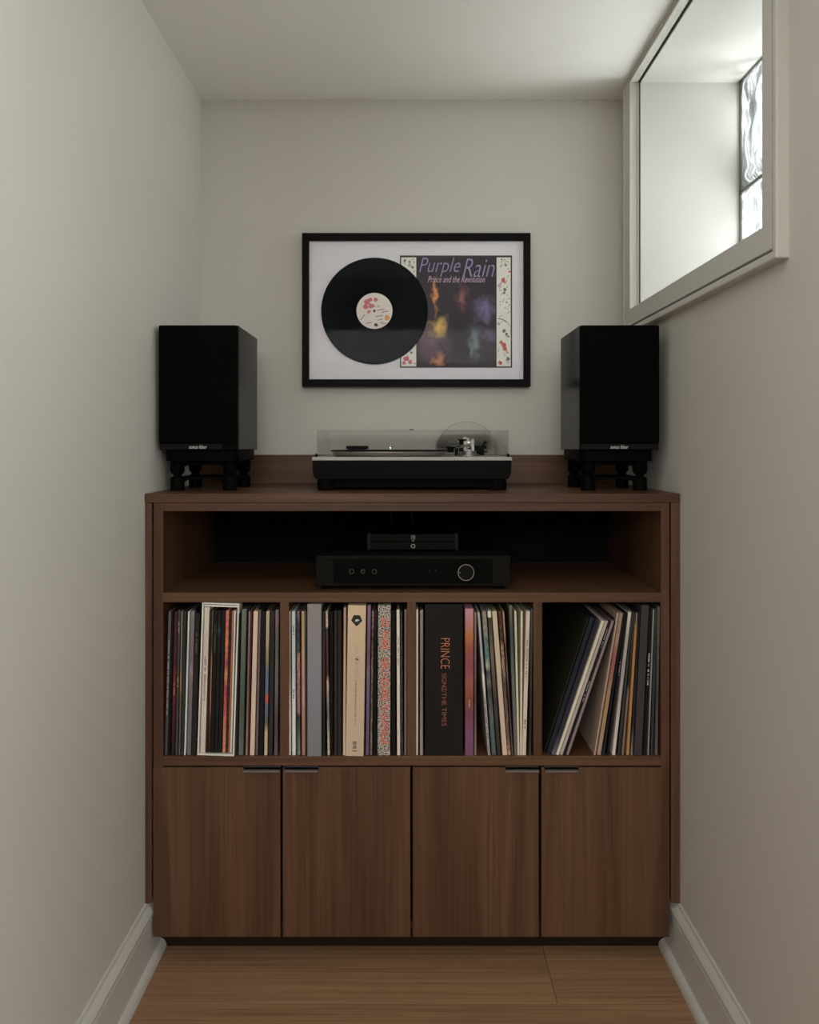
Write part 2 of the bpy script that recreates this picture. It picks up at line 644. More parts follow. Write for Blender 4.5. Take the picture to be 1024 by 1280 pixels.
# ------------------------------------------------------------------ baseboards
def baseboard(name, xw, s, y0):
    hgt = 0.137
    r = sempty(name, (xw, 0.5, 0), None, None)
    del r['label'], r['category']
    prof = [(0, 0), (0.014, 0), (0.014, 0.100), (0.0115, 0.1025), (0.0115, 0.106), (0.0165, 0.110), (0.0165, 0.117),
            (0.012, 0.124), (0.006, 0.131), (0.0045, hgt), (0, hgt)]
    bm = bmesh.new()
    extrude_poly(bm, [(xw + s * a, b) for a, b in prof], 'Y', y0, YF + 0.16)
    obj('board', bm, M_trim, r, 0)
    q = [(0.013, 0.0)] + [(0.014 + 0.0135 * math.cos(a), 0.019 * math.sin(a)) for a in [i * math.pi / 2 / 7 for i in range(8)]] + [(0.013, 0.019)]
    bm = bmesh.new()
    extrude_poly(bm, [(xw + s * a, b) for a, b in q], 'Y', y0, YF + 0.061)
    obj('shoe_moulding', bm, M_trim, r, 0, True)


baseboard('baseboard_left', XL, 1, YN)
baseboard('baseboard_right', XR, -1, YR_END)

# ------------------------------------------------------------------ cabinet
def cx(px): return PX(px, YF)
def cz(py): return PZ(py, YF)


CB = YB - 0.004
cab = thing('record_cabinet', (0.005, YF + 0.2, 0.0), 'built-in walnut cabinet with open record bays above four flat doors', 'cabinet')
th = cx(204) - cx(192)
ztop = cz(628) - 0.0006
obj('side_panel', box(cx(192), cx(204), YF, CB, cz(1171), ztop), M_walZ, cab, 0.0007)
obj('side_panel', box(cx(826.5), cx(837), YF, CB, cz(1171), ztop), M_walZ, cab, 0.0007)
obj('top_panel', box(cx(204), cx(826.5), YF, CB, cz(639), ztop), M_walX, cab, 0.0007)
obj('shelf', box(cx(204), cx(826.5), YF, CB, cz(753), cz(741)), M_walX, cab, 0.0007)
obj('bottom_panel', box(cx(204), cx(826.5), YF, CB, cz(957), cz(945.5)), M_walX, cab, 0.0007)
for a, b_ in ((350, 361), (509, 520), (667, 678)):
    obj('divider', box(cx(a), cx(b_), YF + 0.0008, CB - 0.006, cz(945.5), cz(753)), M_walZ, cab, 0.0007)
obj('back_panel', box(cx(192), cx(837), CB - 0.008, CB, cz(1171), cz(630)), M_bay_shade, cab)
obj('base_panel', box(cx(192), cx(837), YF + 0.024, CB, cz(1171) + 0.001, cz(1160)), M_walX, cab)
obj('filler_strip', box(XL + 0.0005, cx(189.4), YF + 0.001, YF + 0.006, 0.1375, ztop), M_walZ, cab, 0.0006)
obj('filler_strip', box(cx(839.2), XR - 0.0005, YF + 0.001, YF + 0.006, 0.1375, ztop), M_walZ, cab, 0.0006)
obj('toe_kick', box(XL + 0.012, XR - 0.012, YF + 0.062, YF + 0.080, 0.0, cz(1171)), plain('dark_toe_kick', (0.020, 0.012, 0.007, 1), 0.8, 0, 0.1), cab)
M_tint = M_walZ
doors = [(191.6, 350.5, 305, 350.5), (353.6, 513, 356, 398), (516, 673.6, 632, 673.6), (677, 836.6, 681, 723)]
for a, b_, h0, h1 in doors:
    dz1 = cz(959.5)
    d = obj('door', box(cx(a), cx(b_), YF - 0.0005, YF + 0.019, cz(1171), dz1), M_walZ, cab, 0.0007,
            origin=(cx(a), YF, cz(1171)))
    # edge pull: thin plate on the door's top edge with a turned-down lip
    bm = bmesh.new()
    bx(bm, cx(h0), cx(h1), YF - 0.0012, YF + 0.012, dz1 - 0.0036, dz1 + 0.0012)
    bx(bm, cx(h0), cx(h1), YF - 0.0095, YF + 0.002, dz1 - 0.0062, dz1 - 0.0034)
    p_ = obj('pull', bm, M_steel, d, 0.0003)
    obj('pull_shade', box(cx(h0) - 0.0004, cx(h1) + 0.0002, YF - 0.0018, YF - 0.0008, dz1 - 0.0035, dz1 + 0.0014), M_blackm, d)  # black strip standing in for the shade above the lip
    p_['label'] = 'slim dark metal edge pull'

wt = obj('worktop', box(XL + 0.0005, cx(849.6), YF - 0.002, CB - 0.0005, cz(628), cz(617)), M_walX, None, 0.001,
         origin=(0.005, YF + 0.2, cz(628)))
tag(wt, 'long walnut worktop across the cabinet, carrying the turntable and speakers', 'worktop')
ZT = cz(617)
bs = obj('backsplash', box(XL + 0.001, XR - 0.001, YB - 0.018, YB - 0.0005, ZT, PZ(568.5, YB - 0.018)), M_walX, None, 0.0008,
         origin=(0.005, YB - 0.01, ZT))
tag(bs, 'low walnut upstand along the wall behind the turntable', 'backsplash')

# ------------------------------------------------------------------ framed record
YFR = YB - 0.028
def fx(px): return PX(px, YFR)
def fz(py): return PZ(py, YFR)


fr = thing('framed_record', (fx(520.5), YB, fz(483)), 'black framed vinyl record with its album cover hanging on the back wall', 'picture')
bm = bmesh.new()
ii = [(fx(386), fz(474)), (fx(655), fz(474)), (fx(655), fz(300)), (fx(386), fz(300))]
oo = [(fx(377.5), fz(483)), (fx(663.5), fz(483)), (fx(663.5), fz(291)), (fx(377.5), fz(291))]
for i in range(4):
    j = (i + 1) % 4
    pts = [ii[i], ii[j], oo[j], oo[i]]
    A = [bm.verts.new((p[0], YFR, p[1])) for p in pts]
    B = [bm.verts.new((p[0], YB - 0.0005, p[1])) for p in pts]
    bm.faces.new(A); bm.faces.new(B[::-1])
    for k in range(4):
        bm.faces.new((A[k], A[(k + 1) % 4], B[(k + 1) % 4], B[k]))
obj('frame', bm, plain('black_wood_frame', (0.005, 0.0042, 0.0036, 1), 0.45, 0, 0.07), fr, 0.0008)
YM = YFR + 0.012
obj('mat_board', box(fx(385), fx(656), YM, YM + 0.003, fz(475), fz(299)), plain('cool_white_mat', (0.84, 0.83, 0.89, 1), 0.8, 0, 0.2, 0.01), fr)
# album cover
sl = obj('album_cover', box(fx(500), fx(641), YM - 0.0012, YM + 0.0005, fz(459), fz(318)), plain('cover_border', (0.030, 0.024, 0.026, 1), 0.5), fr)


def haze(name, base, blobs):
    t = NT(name)
    b = t.bsdf(0.45, 0, 0.3)
    tc = t.n('ShaderNodeTexCoord')
    nz = t.n('ShaderNodeTexNoise')
    nz.inputs['Scale'].default_value = 9
    nz.inputs['Detail'].default_value = 5
    t.l(tc.outputs['Generated'], nz.inputs['Vector'])
    wob = t.n('ShaderNodeVectorMath', operation='MULTIPLY_ADD')
    t.l(nz.outputs['Color'], wob.inputs[0])
    wob.inputs[1].default_value = (0.26, 0, 0.26)
    t.l(tc.outputs['Generated'], wob.inputs[2])
    colr = None
    prev = base
    for (bxx, bz, rx, rz, c, st) in blobs:
        mp = t.n('ShaderNodeMapping')
        mp.inputs['Scale'].default_value = (1 / rx, 0, 1 / rz)
        mp.inputs['Location'].default_value = (-(bxx + .13) / rx, 0, -(bz + .13) / rz)
        t.l(wob.outputs[0], mp.inputs[0])
        ln = t.n('ShaderNodeVectorMath', operation='LENGTH')
        t.l(mp.outputs[0], ln.inputs[0])
        fac = t.ramp(ln.outputs['Value'], [(0.0, (st, st, st, 1)), (1.0, (0, 0, 0, 1))], 'EASE')
        prev = t.mix(fac, prev, c)
    t.l(prev, b.inputs['Base Color'])
    return t.m


M_haze = haze('hazy_dusk_print', (0.030, 0.022, 0.030, 1), [
    (0.20, 0.22, 0.30, 0.22, C(105, 75, 90), 0.8),
    (0.28, 0.36, 0.16, 0.12, C(205, 160, 60), 0.9),
    (0.24, 0.66, 0.05, 0.24, C(200, 125, 50), 0.95),
    (0.30, 0.05, 0.13, 0.09, C(190, 120, 60), 0.8),
    (0.58, 0.62, 0.10, 0.16, C(150, 85, 90), 0.7),
    (0.84, 0.52, 0.20, 0.16, C(105, 98, 135), 0.85),
    (0.72, 0.22, 0.10, 0.22, C(105, 125, 135), 0.7),
    (0.90, 0.28, 0.16, 0.10, C(90, 82, 110), 0.7),
    (0.55, 0.28, 0.16, 0.24, (0.012, 0.010, 0.018, 1), 0.95),
    (0.30, 0.16, 0.10, 0.12, (0.012, 0.010, 0.016, 1), 0.85),
])
obj('cover_picture', box(fx(520.5), fx(621.5), YM - 0.0016, YM - 0.001, fz(457), fz(320)), M_haze, sl)
M_cream = plain('cream_paper', C(214, 202, 182), 0.7, 0, 0.2, 0.02)
for a, b_ in ((501.6, 520.5), (621.5, 639.2)):
    obj('flower_strip', box(fx(a), fx(b_), YM - 0.0016, YM - 0.001, fz(457.5), fz(320.5)), M_cream, sl)
flower_cols = {'rose': C(178, 92, 104), 'red': C(170, 70, 58), 'leaf': C(92, 98, 62), 'stem': C(70, 66, 52), 'lilac': C(168, 140, 158), 'gold': C(190, 140, 60)}
FM = {k: plain('petal_' + k, v, 0.7) for k, v in flower_cols.items()}


def petals(bm, x, z, r, n, y, wob=0.35):
    """a small flat bloom of n overlapping petals"""
    for k in range(n):
        a = 2 * math.pi * k / n + random.random()
        px_, pz_ = x + 0.55 * r * math.cos(a), z + 0.55 * r * math.sin(a)
        rr = r * (0.5 + wob * random.random())
        vs = [bm.verts.new((px_ + rr * math.cos(b) * 0.8, y - 0.0002 * k / n, pz_ + rr * math.sin(b) * 0.8)) for b in [i * math.pi / 4 for i in range(8)]]
        bm.faces.new(vs)


YP = YM - 0.0018
blooms = {'rose': [(632, 352, 1.6), (508, 448, 3.4), (513, 452, 2.6), (505, 453, 2.2), (638, 318.5 + 20, 1.4)], 'red': [(630, 349, 2.6), (630.5, 431, 3.0), (632, 435, 2.6), (627, 427, 2.0), (626, 453, 2.4)],
          'lilac': [(625, 356, 2.6), (624, 404, 2.2), (512, 330, 2.0)], 'gold': [(635, 440, 1.6)],
          'leaf': [(632, 361, 2.0), (631, 365, 1.6), (631, 413, 2.2), (634, 417, 1.8), (636, 448, 2.4), (506, 325, 1.4), (512, 326, 1.2), (516, 333, 1.6), (636, 420, 1.4), (628, 323, 1.0), (633, 330, 1.1), (634, 377, 1.0), (514, 440, 1.6)]}
for k, lst in blooms.items():
    bm = bmesh.new()
    for (x, z, r) in lst:
        petals(bm, fx(x), fz(z), r * YFR / F, 6, YP)
    obj('blossoms', bm, FM[k], sl)
bm = bmesh.new()
rs = random.Random(3)
for (a, b_, lo, hi, n) in ((623, 638, 322, 455, 46), (503, 519, 322, 340, 12), (504, 519, 440, 456, 9)):
    for i in range(n):
        x, z = rs.uniform(a, b_), rs.uniform(lo, hi)
        if a < 520 and (x - 468) ** 2 + (z - 388) ** 2 < 69 ** 2:
            continue
        an, L = rs.uniform(0, 6.3), rs.uniform(0.8, 2.6)
        dx, dz = L * math.cos(an), L * math.sin(an)
        wx, wz = -0.28 * math.sin(an), 0.28 * math.cos(an)
        bm.faces.new([bm.verts.new((fx(x + p * dx + q * wx), YP + 0.0001, fz(z + p * dz + q * wz))) for p, q in ((-1, -1), (1, -1), (1, 1), (-1, 1))])
arc = [(623 + 16 * math.sin(i / 9 * 1.9), 397 + 11 * (1 - math.cos(i / 9 * 2.2))) for i in range(10)]
for (p, q) in zip(arc, arc[1:]):
    bm.faces.new([bm.verts.new((fx(x), YP + 0.0001, fz(z))) for x, z in ((p[0], p[1]), (q[0], q[1]), (q[0], q[1] + 1), (p[0], p[1] + 1))])
obj('stems', bm, FM['stem'], sl)['kind'] = 'stuff'
M_lil = plain('lilac_lettering', C(128, 112, 158), 0.5)
pxm = YFR / F
for word, x0, x1, y0, y1 in (('Purple', 524, 576, 321, 345), ('Rain', 579, 619, 322, 345)):
    b_ = fit_text(text_mesh(word, 0.05, shear=0.35, font_off=-0.0006), (x1 - x0) * pxm, (y1 - y0) * pxm)
    obj('title_lettering', face_front(b_, fx((x0 + x1) / 2), YM - 0.0018, fz((y0 + y1) / 2)), M_lil, sl)
b_ = fit_text(text_mesh('Prince and the Revolution', 0.02, shear=0.4), 72 * pxm, 8 * pxm)
obj('title_lettering', face_front(b_, fx(571), YM - 0.0018, fz(348)), plain('mauve_lettering', C(165, 135, 160), 0.5), sl)
# the disc
dxc, dzc = fx(468), fz(388)
R = 67 * pxm


def vinyl():
    t = NT('black_vinyl')
    b = t.bsdf(0.3, 0, 0.025)
    b.inputs['Base Color'].default_value = (0.004, 0.006, 0.007, 1)
    tc = t.n('ShaderNodeTexCoord')
    ln = t.n('ShaderNodeVectorMath', operation='LENGTH')
    t.l(tc.outputs['Object'], ln.inputs[0])
    m = t.n('ShaderNodeMath', operation='MULTIPLY')
    t.l(ln.outputs['Value'], m.inputs[0]); m.inputs[1].default_value = 5200
    s = t.n('ShaderNodeMath', operation='SINE')
    t.l(m.outputs[0], s.inputs[0])
    t.bump(b, s.outputs[0], 0.08, 0.0003)
    return t.m


M_vinyl = vinyl()
bm = bmesh.new()
lathe(bm, [(R - 0.0012, 0.0022), (R, 0.0014), (R, 0.0006), (R - 0.0012, 0), (R - 0.004, 0.0002), (0.33 * R + 0.004, 0.0002), (0.33 * R + 0.003, -0.0001)], dxc, YM - 0.0042, dzc, 'Y', 96)
disc = obj('vinyl_disc', bm, M_vinyl, fr, 0, True, origin=(dxc, YM - 0.0042, dzc))
bm = bmesh.new()
lxc, lzc = fx(469), fz(389.5)
lathe(bm, [(22.6 * pxm, -0.0001), (22.6 * pxm, -0.0006)], dxc, YM - 0.0042, dzc, 'Y', 64)
lb = obj('paper_label', bm, plain('label_paper', C(196, 186, 178), 0.7, 0, 0.2, 0.02), disc)
YL = YM - 0.0050
bm = bmesh.new(); lathe(bm, [(1.6 * pxm, -0.0002), (1.6 * pxm, 0.0)], dxc, YL, dzc, 'Y', 16)
obj('spindle_hole', bm, M_ink, disc)
for k, lst in {'rose': [(459, 377, 3.6), (464, 382, 3.2), (457, 383, 3.0), (469.5, 374, 2.8), (461, 389, 2.4), (463, 374, 2.4)], 'gold': [(484, 396.5, 3.2)], 'stem': [(470, 405.5, 2.2)]}.items():
    bm = bmesh.new()
    for (x, z, r) in lst:
        petals(bm, fx(x), fz(z), r * pxm, 6, YL)
    obj('label_print', bm, FM[k], disc)
bm = bmesh.new()
for (x, z, L) in ((476, 386.5, 10), (481, 389, 8), (474, 394.5, 9), (475, 399, 6), (461, 403, 7), (477, 402.5, 4), (480, 404, 6), (468, 382.5, 3), (473, 382, 3)):
    bm.faces.new([bm.verts.new((fx(x + p * L / 2), YL - 0.0001, fz(z + q * 0.45 - p * 0.8))) for p, q in ((-1, -1), (1, -1), (1, 1), (-1, 1))])
bm.faces.new([bm.verts.new((fx(x), YL - 0.0001, fz(z))) for x, z in ((450, 399), (456, 392), (456.6, 392.4), (450.8, 399.6))])
obj('label_print', bm, plain('label_ink', C(105, 95, 88), 0.7), disc)
obj('glazing', box(fx(385.6), fx(655.4), YFR + 0.0035, YFR + 0.0055, fz(474.4), fz(299.6)), M_glass, fr)

# ------------------------------------------------------------------ speakers and their stands
YS0, YS1 = 1.600, 1.808
def sxp(px): return PX(px, YS0)
def szp(py): return PZ(py, YS0)


def speaker(px0, px1, label, text_px, inner):
    x0, x1 = sxp(px0), sxp(px1)
    z0, z1 = szp(562.5), szp(406)
    s = thing('bookshelf_speaker', ((x0 + x1) / 2, (YS0 + YS1) / 2, z0), label, 'speaker', 'pair of black bookshelf speakers')
    obj('cabinet', box(x0, x1, YS0 + 0.010, YS1, z0, z1), M_black, s, 0.0015)
    obj('front_baffle', box(x0 + 0.001, x1 - 0.001, YS0 + 0.004, YS0 + 0.010, z0 + 0.0005, z1 - 0.001), M_blackm, s, 0.001)
    g = obj('grille', box(x0 + 0.0012, x1 - 0.0012, YS0 - 0.004, YS0 + 0.0045, szp(553.5), z1 - 0.0012), M_grille, s, 0.003)
    obj('grille_peg', box(*((x1 - 0.0018, x1 + 0.0006) if inner > 0 else (x0 - 0.0006, x0 + 0.0018)), YS0 + 0.001, YS0 + 0.009, szp(486), szp(474)), M_blackm, s)
    tr = obj('badge_strip', box(x0 + 0.002, x1 - (0.036 if inner > 0 else 0.002), YS0 + 0.0005, YS0 + 0.0042, szp(561.5), szp(555)), plain('badge_strip', (0.011, 0.011, 0.011, 1), 0.5, 0, 0.05), s)
    tx = fit_text(text_mesh('sonus faber', 0.01, shear=0.25, font_off=0.0), 22.5 * YS0 / F, 4.6 * YS0 / F)
    obj('lettering', face_front(tx, sxp(text_px), YS0 + 0.0003, szp(558.6)), M_white, tr)
    # rear binding posts
    for dx in (-0.02, 0.02):
        bm = bmesh.new()
        lathe(bm, [(0.006, 0), (0.006, 0.014), (0.004, 0.018)], (x0 + x1) / 2 + dx, YS1, z0 + 0.06, 'Y', 12)
        obj('binding_post', bm, M_blackm, s, 0, True)
    # stand
    yA, yB = 1.652, 1.790
    fxs = (PX(px0 + 22.5, 1.645), PX(px0 + 88.5, 1.645)) if inner > 0 else (PX(px0 + 10.5, 1.645), PX(px0 + 75.5, 1.645))
    zp0, zp1 = ZT + 0.0705, z0 + 0.0005
    st = thing('speaker_stand', ((fxs[0] + fxs[1]) / 2, (yA + yB) / 2, ZT), label.replace('bookshelf speaker', 'isolation stand carrying the speaker'), 'speaker stand', 'isolation stands under the speakers')
    bm = bmesh.new()
    ov = 0.026
    pts = []
    rx0, rx1, ry0, ry1, rr = x0 + 0.006, x1 - 0.006, YS0 + 0.018, yB + 0.024, 0.02
    for (ccx, ccy, a0) in ((rx1 - rr, ry1 - rr, 0), (rx0 + rr, ry1 - rr, 90), (rx0 + rr, ry0 + rr, 180), (rx1 - rr, ry0 + rr, 270)):
        for k in range(7):
            a = math.radians(a0 + 15 * k)
            pts.append((ccx + rr * math.cos(a), ccy + rr * math.sin(a)))
    extrude_poly(bm, pts, 'Z', zp0, zp1)
    obj('top_plate', bm, M_blackm, st, 0.0015, True)
    hh = zp0 - ZT
    zl, zw = hh * 0.46, hh * 0.54
    r = 0.0165
    for xx in fxs:
        for yy in (yA, yB):
            bm = bmesh.new()
            lathe(bm, [(r, 0.0), (r, zl - 0.006), (r * 0.93, zl - 0.002), (r * 0.62, zl + 0.001), (r * 0.60, zw - 0.001), (r * 0.93, zw + 0.004), (r, zw + 0.009), (r, hh + 0.0005)], xx, yy, ZT, 'Z', 28)
            obj('leg', bm, M_blackm, st, 0, True)
    # arched rails between the legs, upper and lower frame

    def rail(name, p, q, low):
        bm = bmesh.new()
        L = (Vector(q) - Vector(p)).length
        n = 14
        prof = []
        za, zb = (hh * 0.38, hh * 0.45) if low else (hh * 0.86, hh * 1.0)
        for i in range(n + 1):
            u = i / n
            e = abs(2 * u - 1)
            prof.append((u, (za - (hh * 0.22 if low else hh * 0.16) * max(0, (e - 0.35) / 0.65) ** 2)))
        d = (Vector(q) - Vector(p))
        nn = Vector((-d.y, d.x, 0)).normalized() * 0.007
        lo = [Vector(p) + d * u + Vector((0, 0, ZT + z)) for u, z in prof]
        hi = [Vector(p) + d * u + Vector((0, 0, ZT + zb)) for u, z in prof]
        V = {}
        for s_ in (-1, 1):
            V[s_] = ([bm.verts.new(v + s_ * nn) for v in lo], [bm.verts.new(v + s_ * nn) for v in hi])
        for i in range(n):
            bm.faces.new((V[-1][0][i], V[-1][0][i + 1], V[-1][1][i + 1], V[-1][1][i]))
            bm.faces.new((V[1][0][i + 1], V[1][0][i], V[1][1][i], V[1][1][i + 1]))
            bm.faces.new((V[-1][0][i + 1], V[-1][0][i], V[1][0][i], V[1][0][i + 1]))
            bm.faces.new((V[-1][1][i], V[-1][1][i + 1], V[1][1][i + 1], V[1][1][i]))
        bm.faces.new((V[-1][0][0], V[-1][1][0], V[1][1][0], V[1][0][0]))
        bm.faces.new((V[-1][0][n], V[1][0][n], V[1][1][n], V[-1][1][n]))
        obj(name, bm, M_blackm, st, 0)
    for low in (False, True):
        nm = 'lower_rail' if low else 'upper_rail'
        for yy in (yA, yB):
            rail(nm, (fxs[0], yy, 0), (fxs[1], yy, 0), low)
        for xx in fxs:
            rail(nm, (xx, yA, 0), (xx, yB, 0), low)


speaker(198.2, 297, 'black bookshelf speaker beside the plain wall without a window', 247.5, 1)
speaker(725.6, 824.6, 'black bookshelf speaker beneath the corner of the window casing', 774.5, -1)

# ------------------------------------------------------------------ turntable
YT0, YT1 = 1.650, 1.925
def tx_(px): return PX(px, YT0)
def tz(py): return PZ(py, YT0)


tt = thing('turntable', (tx_(515), (YT0 + YT1) / 2, ZT), 'black turntable with silver top plate under a clear dust cover', 'turntable')
zpl0, zpl1 = tz(599), tz(575.8)
bm = bmesh.new()
x0, x1 = tx_(390.5), tx_(639.8)
prof = [(x0, zpl1), (x0 + 0.001, zpl1 - 0.028), (x0 + 0.004, zpl1 - 0.038), (x0 + 0.009, zpl0), (x1 - 0.009, zpl0), (x1 - 0.004, zpl1 - 0.038), (x1 - 0.001, zpl1 - 0.028), (x1, zpl1)]
extrude_poly(bm, prof, 'Y', YT0, YT1)
obj('plinth', bm, plain('black_plinth', (0.006, 0.0058, 0.005, 1), 0.5, 0, 0.05), tt, 0.001)
obj('sub_base', box(tx_(397), tx_(633), YT0 + 0.012, YT1 - 0.012, ZT + 0.006, zpl0 + 0.001), M_blackm, tt, 0.001)
for px_ in (407, 623):
    for yy in (YT0 + 0.024, YT1 - 0.024):
        bm = bmesh.new()
        lathe(bm, [(0.0215, 0), (0.0225, 0.002), (0.0225, zpl0 - ZT - 0.004), (0.0205, zpl0 - ZT + 0.0005)], tx_(px_), yy, ZT, 'Z', 32)
        obj('foot', bm, M_rubber, tt, 0, True)
ztp = tz(571.2)
obj('top_plate', box(tx_(390), tx_(640.2), YT0 - 0.001, YT1, zpl1, ztp), plain('silver_top_plate', (0.38, 0.37, 0.33, 1), 0.38, 0.35), tt, 0.0012)
# platter and record
pxc, pyc = -0.052, 1.790
bm = bmesh.new()
lathe(bm, [(0.134, 0), (0.140, 0.002), (0.1465, 0.0085), (0.1475, 0.0105), (0.1475, 0.0125)], pxc, pyc, ztp, 'Z', 72)
obj('platter', bm, plain('aluminium_platter', (0.50, 0.49, 0.45, 1), 0.3, 0.7), tt, 0, True)
bm = bmesh.new()
lathe(bm, [(0.149, 0), (0.1508, 0.0008), (0.1508, 0.0022), (0.149, 0.003)], pxc, pyc, ztp + 0.0125, 'Z', 72)
obj('slip_mat', bm, M_rubber, tt, 0, True)
bm = bmesh.new()
lathe(bm, [(0.0036, 0), (0.0036, 0.010), (0.0022, 0.0135)], pxc + 0.003, pyc, ztp + 0.0155, 'Z', 14)
obj('spindle', bm, M_chrome, tt, 0, True)
# tonearm
txc, tyc = PX(586, 1.79), 1.80
ta = obj('tonearm_base', (lambda b: (lathe(b, [(0.030, 0), (0.030, 0.004), (0.024, 0.0055), (0.022, 0.012), (0.019, 0.013)], txc, tyc, ztp, 'Z', 36), b)[1])(bmesh.new()), M_silver, tt, 0, True)
bm = bmesh.new()
bx(bm, txc - 0.016, txc - 0.004, tyc - 0.012, tyc + 0.012, ztp + 0.012, ztp + 0.049)
bx(bm, txc + 0.006, txc + 0.015, tyc - 0.012, tyc + 0.012, ztp + 0.012, ztp + 0.044)
bx(bm, txc - 0.016, txc + 0.014, tyc - 0.008, tyc + 0.008, ztp + 0.010, ztp + 0.018)
obj('bearing_yoke', bm, M_silver, ta, 0.0015)
bm = bmesh.new()
lathe(bm, [(0.0135, 0), (0.0148, 0.002), (0.0148, 0.022), (0.012, 0.026)], txc - 0.002, tyc + 0.022, ztp + 0.033, 'Y', 28)
obj('counterweight', bm, M_chrome, ta, 0, True)
bm = bmesh.new()
bx(bm, txc - 0.026, txc - 0.015, tyc - 0.035, tyc - 0.018, ztp + 0.012, ztp + 0.039)
bx(bm, txc - 0.030, txc - 0.008, tyc - 0.037, tyc - 0.016, ztp + 0.039, ztp + 0.043)
obj('arm_rest', bm, M_blackm, ta, 0.001)
arm = []
for i in range(15):
    u = i / 14
    arm.append((txc - 0.002 - 0.052 * u ** 1.8 + 0.012 * math.sin(u * math.pi), tyc + 0.02 - 0.165 * u, ztp + 0.033 - 0.010 * u))
bm = bmesh.new()
tube(bm, arm, [0.0045 - 0.0012 * i / 14 for i in range(15)], 12)
obj('tonearm', bm, M_chrome, ta, 0, True)
ax, ay, az = arm[-1]
bm = bmesh.new()
bx(bm, ax - 0.010, ax + 0.008, ay - 0.026, ay + 0.002, az - 0.002, az + 0.002)
bx(bm, ax - 0.009, ax + 0.006, ay - 0.022, ay - 0.006, az - 0.012, az - 0.002)
tube(bm, [(ax + 0.008, ay - 0.02, az), (ax + 0.016, ay - 0.027, az + 0.003), (ax + 0.021, ay - 0.032, az + 0.002)], 0.0012, 8)
obj('headshell', bm, M_blackm, ta, 0.0006)
bm = bmesh.new()
tube(bm, [(txc + 0.024, tyc - 0.02, ztp + 0.008), (txc + 0.030, tyc - 0.024, ztp + 0.020), (txc + 0.042, tyc - 0.03, ztp + 0.037)], [0.0016, 0.0022, 0.0044], 10)
obj('cueing_lever', bm, M_blackm, ta, 0, True)
bm = bmesh.new()
lathe(bm, [(0.007, 0), (0.007, 0.010), (0.006, 0.012)], txc + 0.022, tyc - 0.005, ztp, 'Z', 18)
obj('anti_skate_dial', bm, M_rubber, ta, 0, True)
bm = bmesh.new()
lathe(bm, [(0.0045, 0), (0.0045, 0.020), (0.003, 0.022)], txc - 0.030, tyc + 0.01, ztp, 'Z', 18)
obj('arm_lift_post', bm, M_rubber, ta, 0, True)
obj('lever_bracket', box(txc + 0.014, txc + 0.048, tyc - 0.004, tyc + 0.004, ztp + 0.009, ztp + 0.0125), M_rubber, ta, 0.0006)
for a, b_ in ((433, 460.5), (582, 608)):
    bm = bmesh.new()
    Yh = YT1 - 0.01
    lathe(bm, [(0.0045, PX(a, Yh)), (0.0045, PX(b_, Yh))], 0, Yh, ztp + 0.0215, 'X', 14)
    bx(bm, PX(a, Yh) + 0.006, PX(b_, Yh) - 0.006, Yh - 0.004, Yh + 0.004, ztp, ztp + 0.020)
    obj('hinge', bm, M_blackm, tt, 0, True)
# dust cover: five thin acrylic walls
zc0, zc1 = ztp + 0.0015, tz(537)
x0, x1, y0, y1, t = tx_(396), tx_(636), YT0 + 0.002, YT1 - 0.001, 0.0025
bm = bmesh.new()
bx(bm, x0, x1, y0, y0 + t, zc0, zc1 - t)
bx(bm, x0, x1, y1 - t, y1, zc0 + 0.02, zc1 - t)
bx(bm, x0, x0 + t, y0 + t, y1 - t, zc0, zc1 - t)
bx(bm, x1 - t, x1, y0 + t, y1 - t, zc0, zc1 - t)
bx(bm, x0, x1, y0, y1, zc1 - t, zc1)
dc = obj('dust_cover', bm, M_acryl, tt)
for px_ in (395.2, 635.6):
    obj('cover_bumper', box(tx_(px_) - 0.0028, tx_(px_) + 0.0028, YT0 + 0.0005, YT0 + 0.007, ztp, ztp + 0.0075), M_rubber, tt, 0.0008)
obj('lid_tab', box(tx_(512), tx_(517), YT0 - 0.001, YT0 + 0.004, zc1 - 0.001, zc1 + 0.0012), M_rubber, tt)

# clear round plate standing on the worktop against the wall behind the turntable
gx, gy = PX(583, 1.938), 1.9345
gr = 0.5 * (PZ(527, 1.938) - ZT)
bm = bmesh.new()
lathe(bm, [(gr - 0.001, 0), (gr, 0.0006), (gr, 0.0026), (gr - 0.001, 0.0032)], gx, gy, ZT + gr, 'Y', 72)
gp = obj('clear_plate', bm, clear('clear_plate', (0.985, 0.985, 0.98, 1), 0.3, 0.05), None, 0, True, origin=(gx, gy, ZT))
tag(gp, 'clear round plate standing upright behind the turntable, only its rim showing', 'plate')
bm = bmesh.new()
ring = [(gx + (gr - 0.0008) * math.cos(a), gy - 0.0002, ZT + gr + (gr - 0.0008) * math.sin(a)) for a in [2 * math.pi * i / 72 for i in range(73)]]
tube(bm, ring, 0.0006, 6)
obj('rim', bm, plain('plate_rim', (0.26, 0.255, 0.24, 1), 0.3), gp)

# ------------------------------------------------------------------ amplifier and phono stage
ZS = cz(741)
YA = 1.572
def axp(px): return PX(px, YA)
def azp(py): return PZ(py, YA)


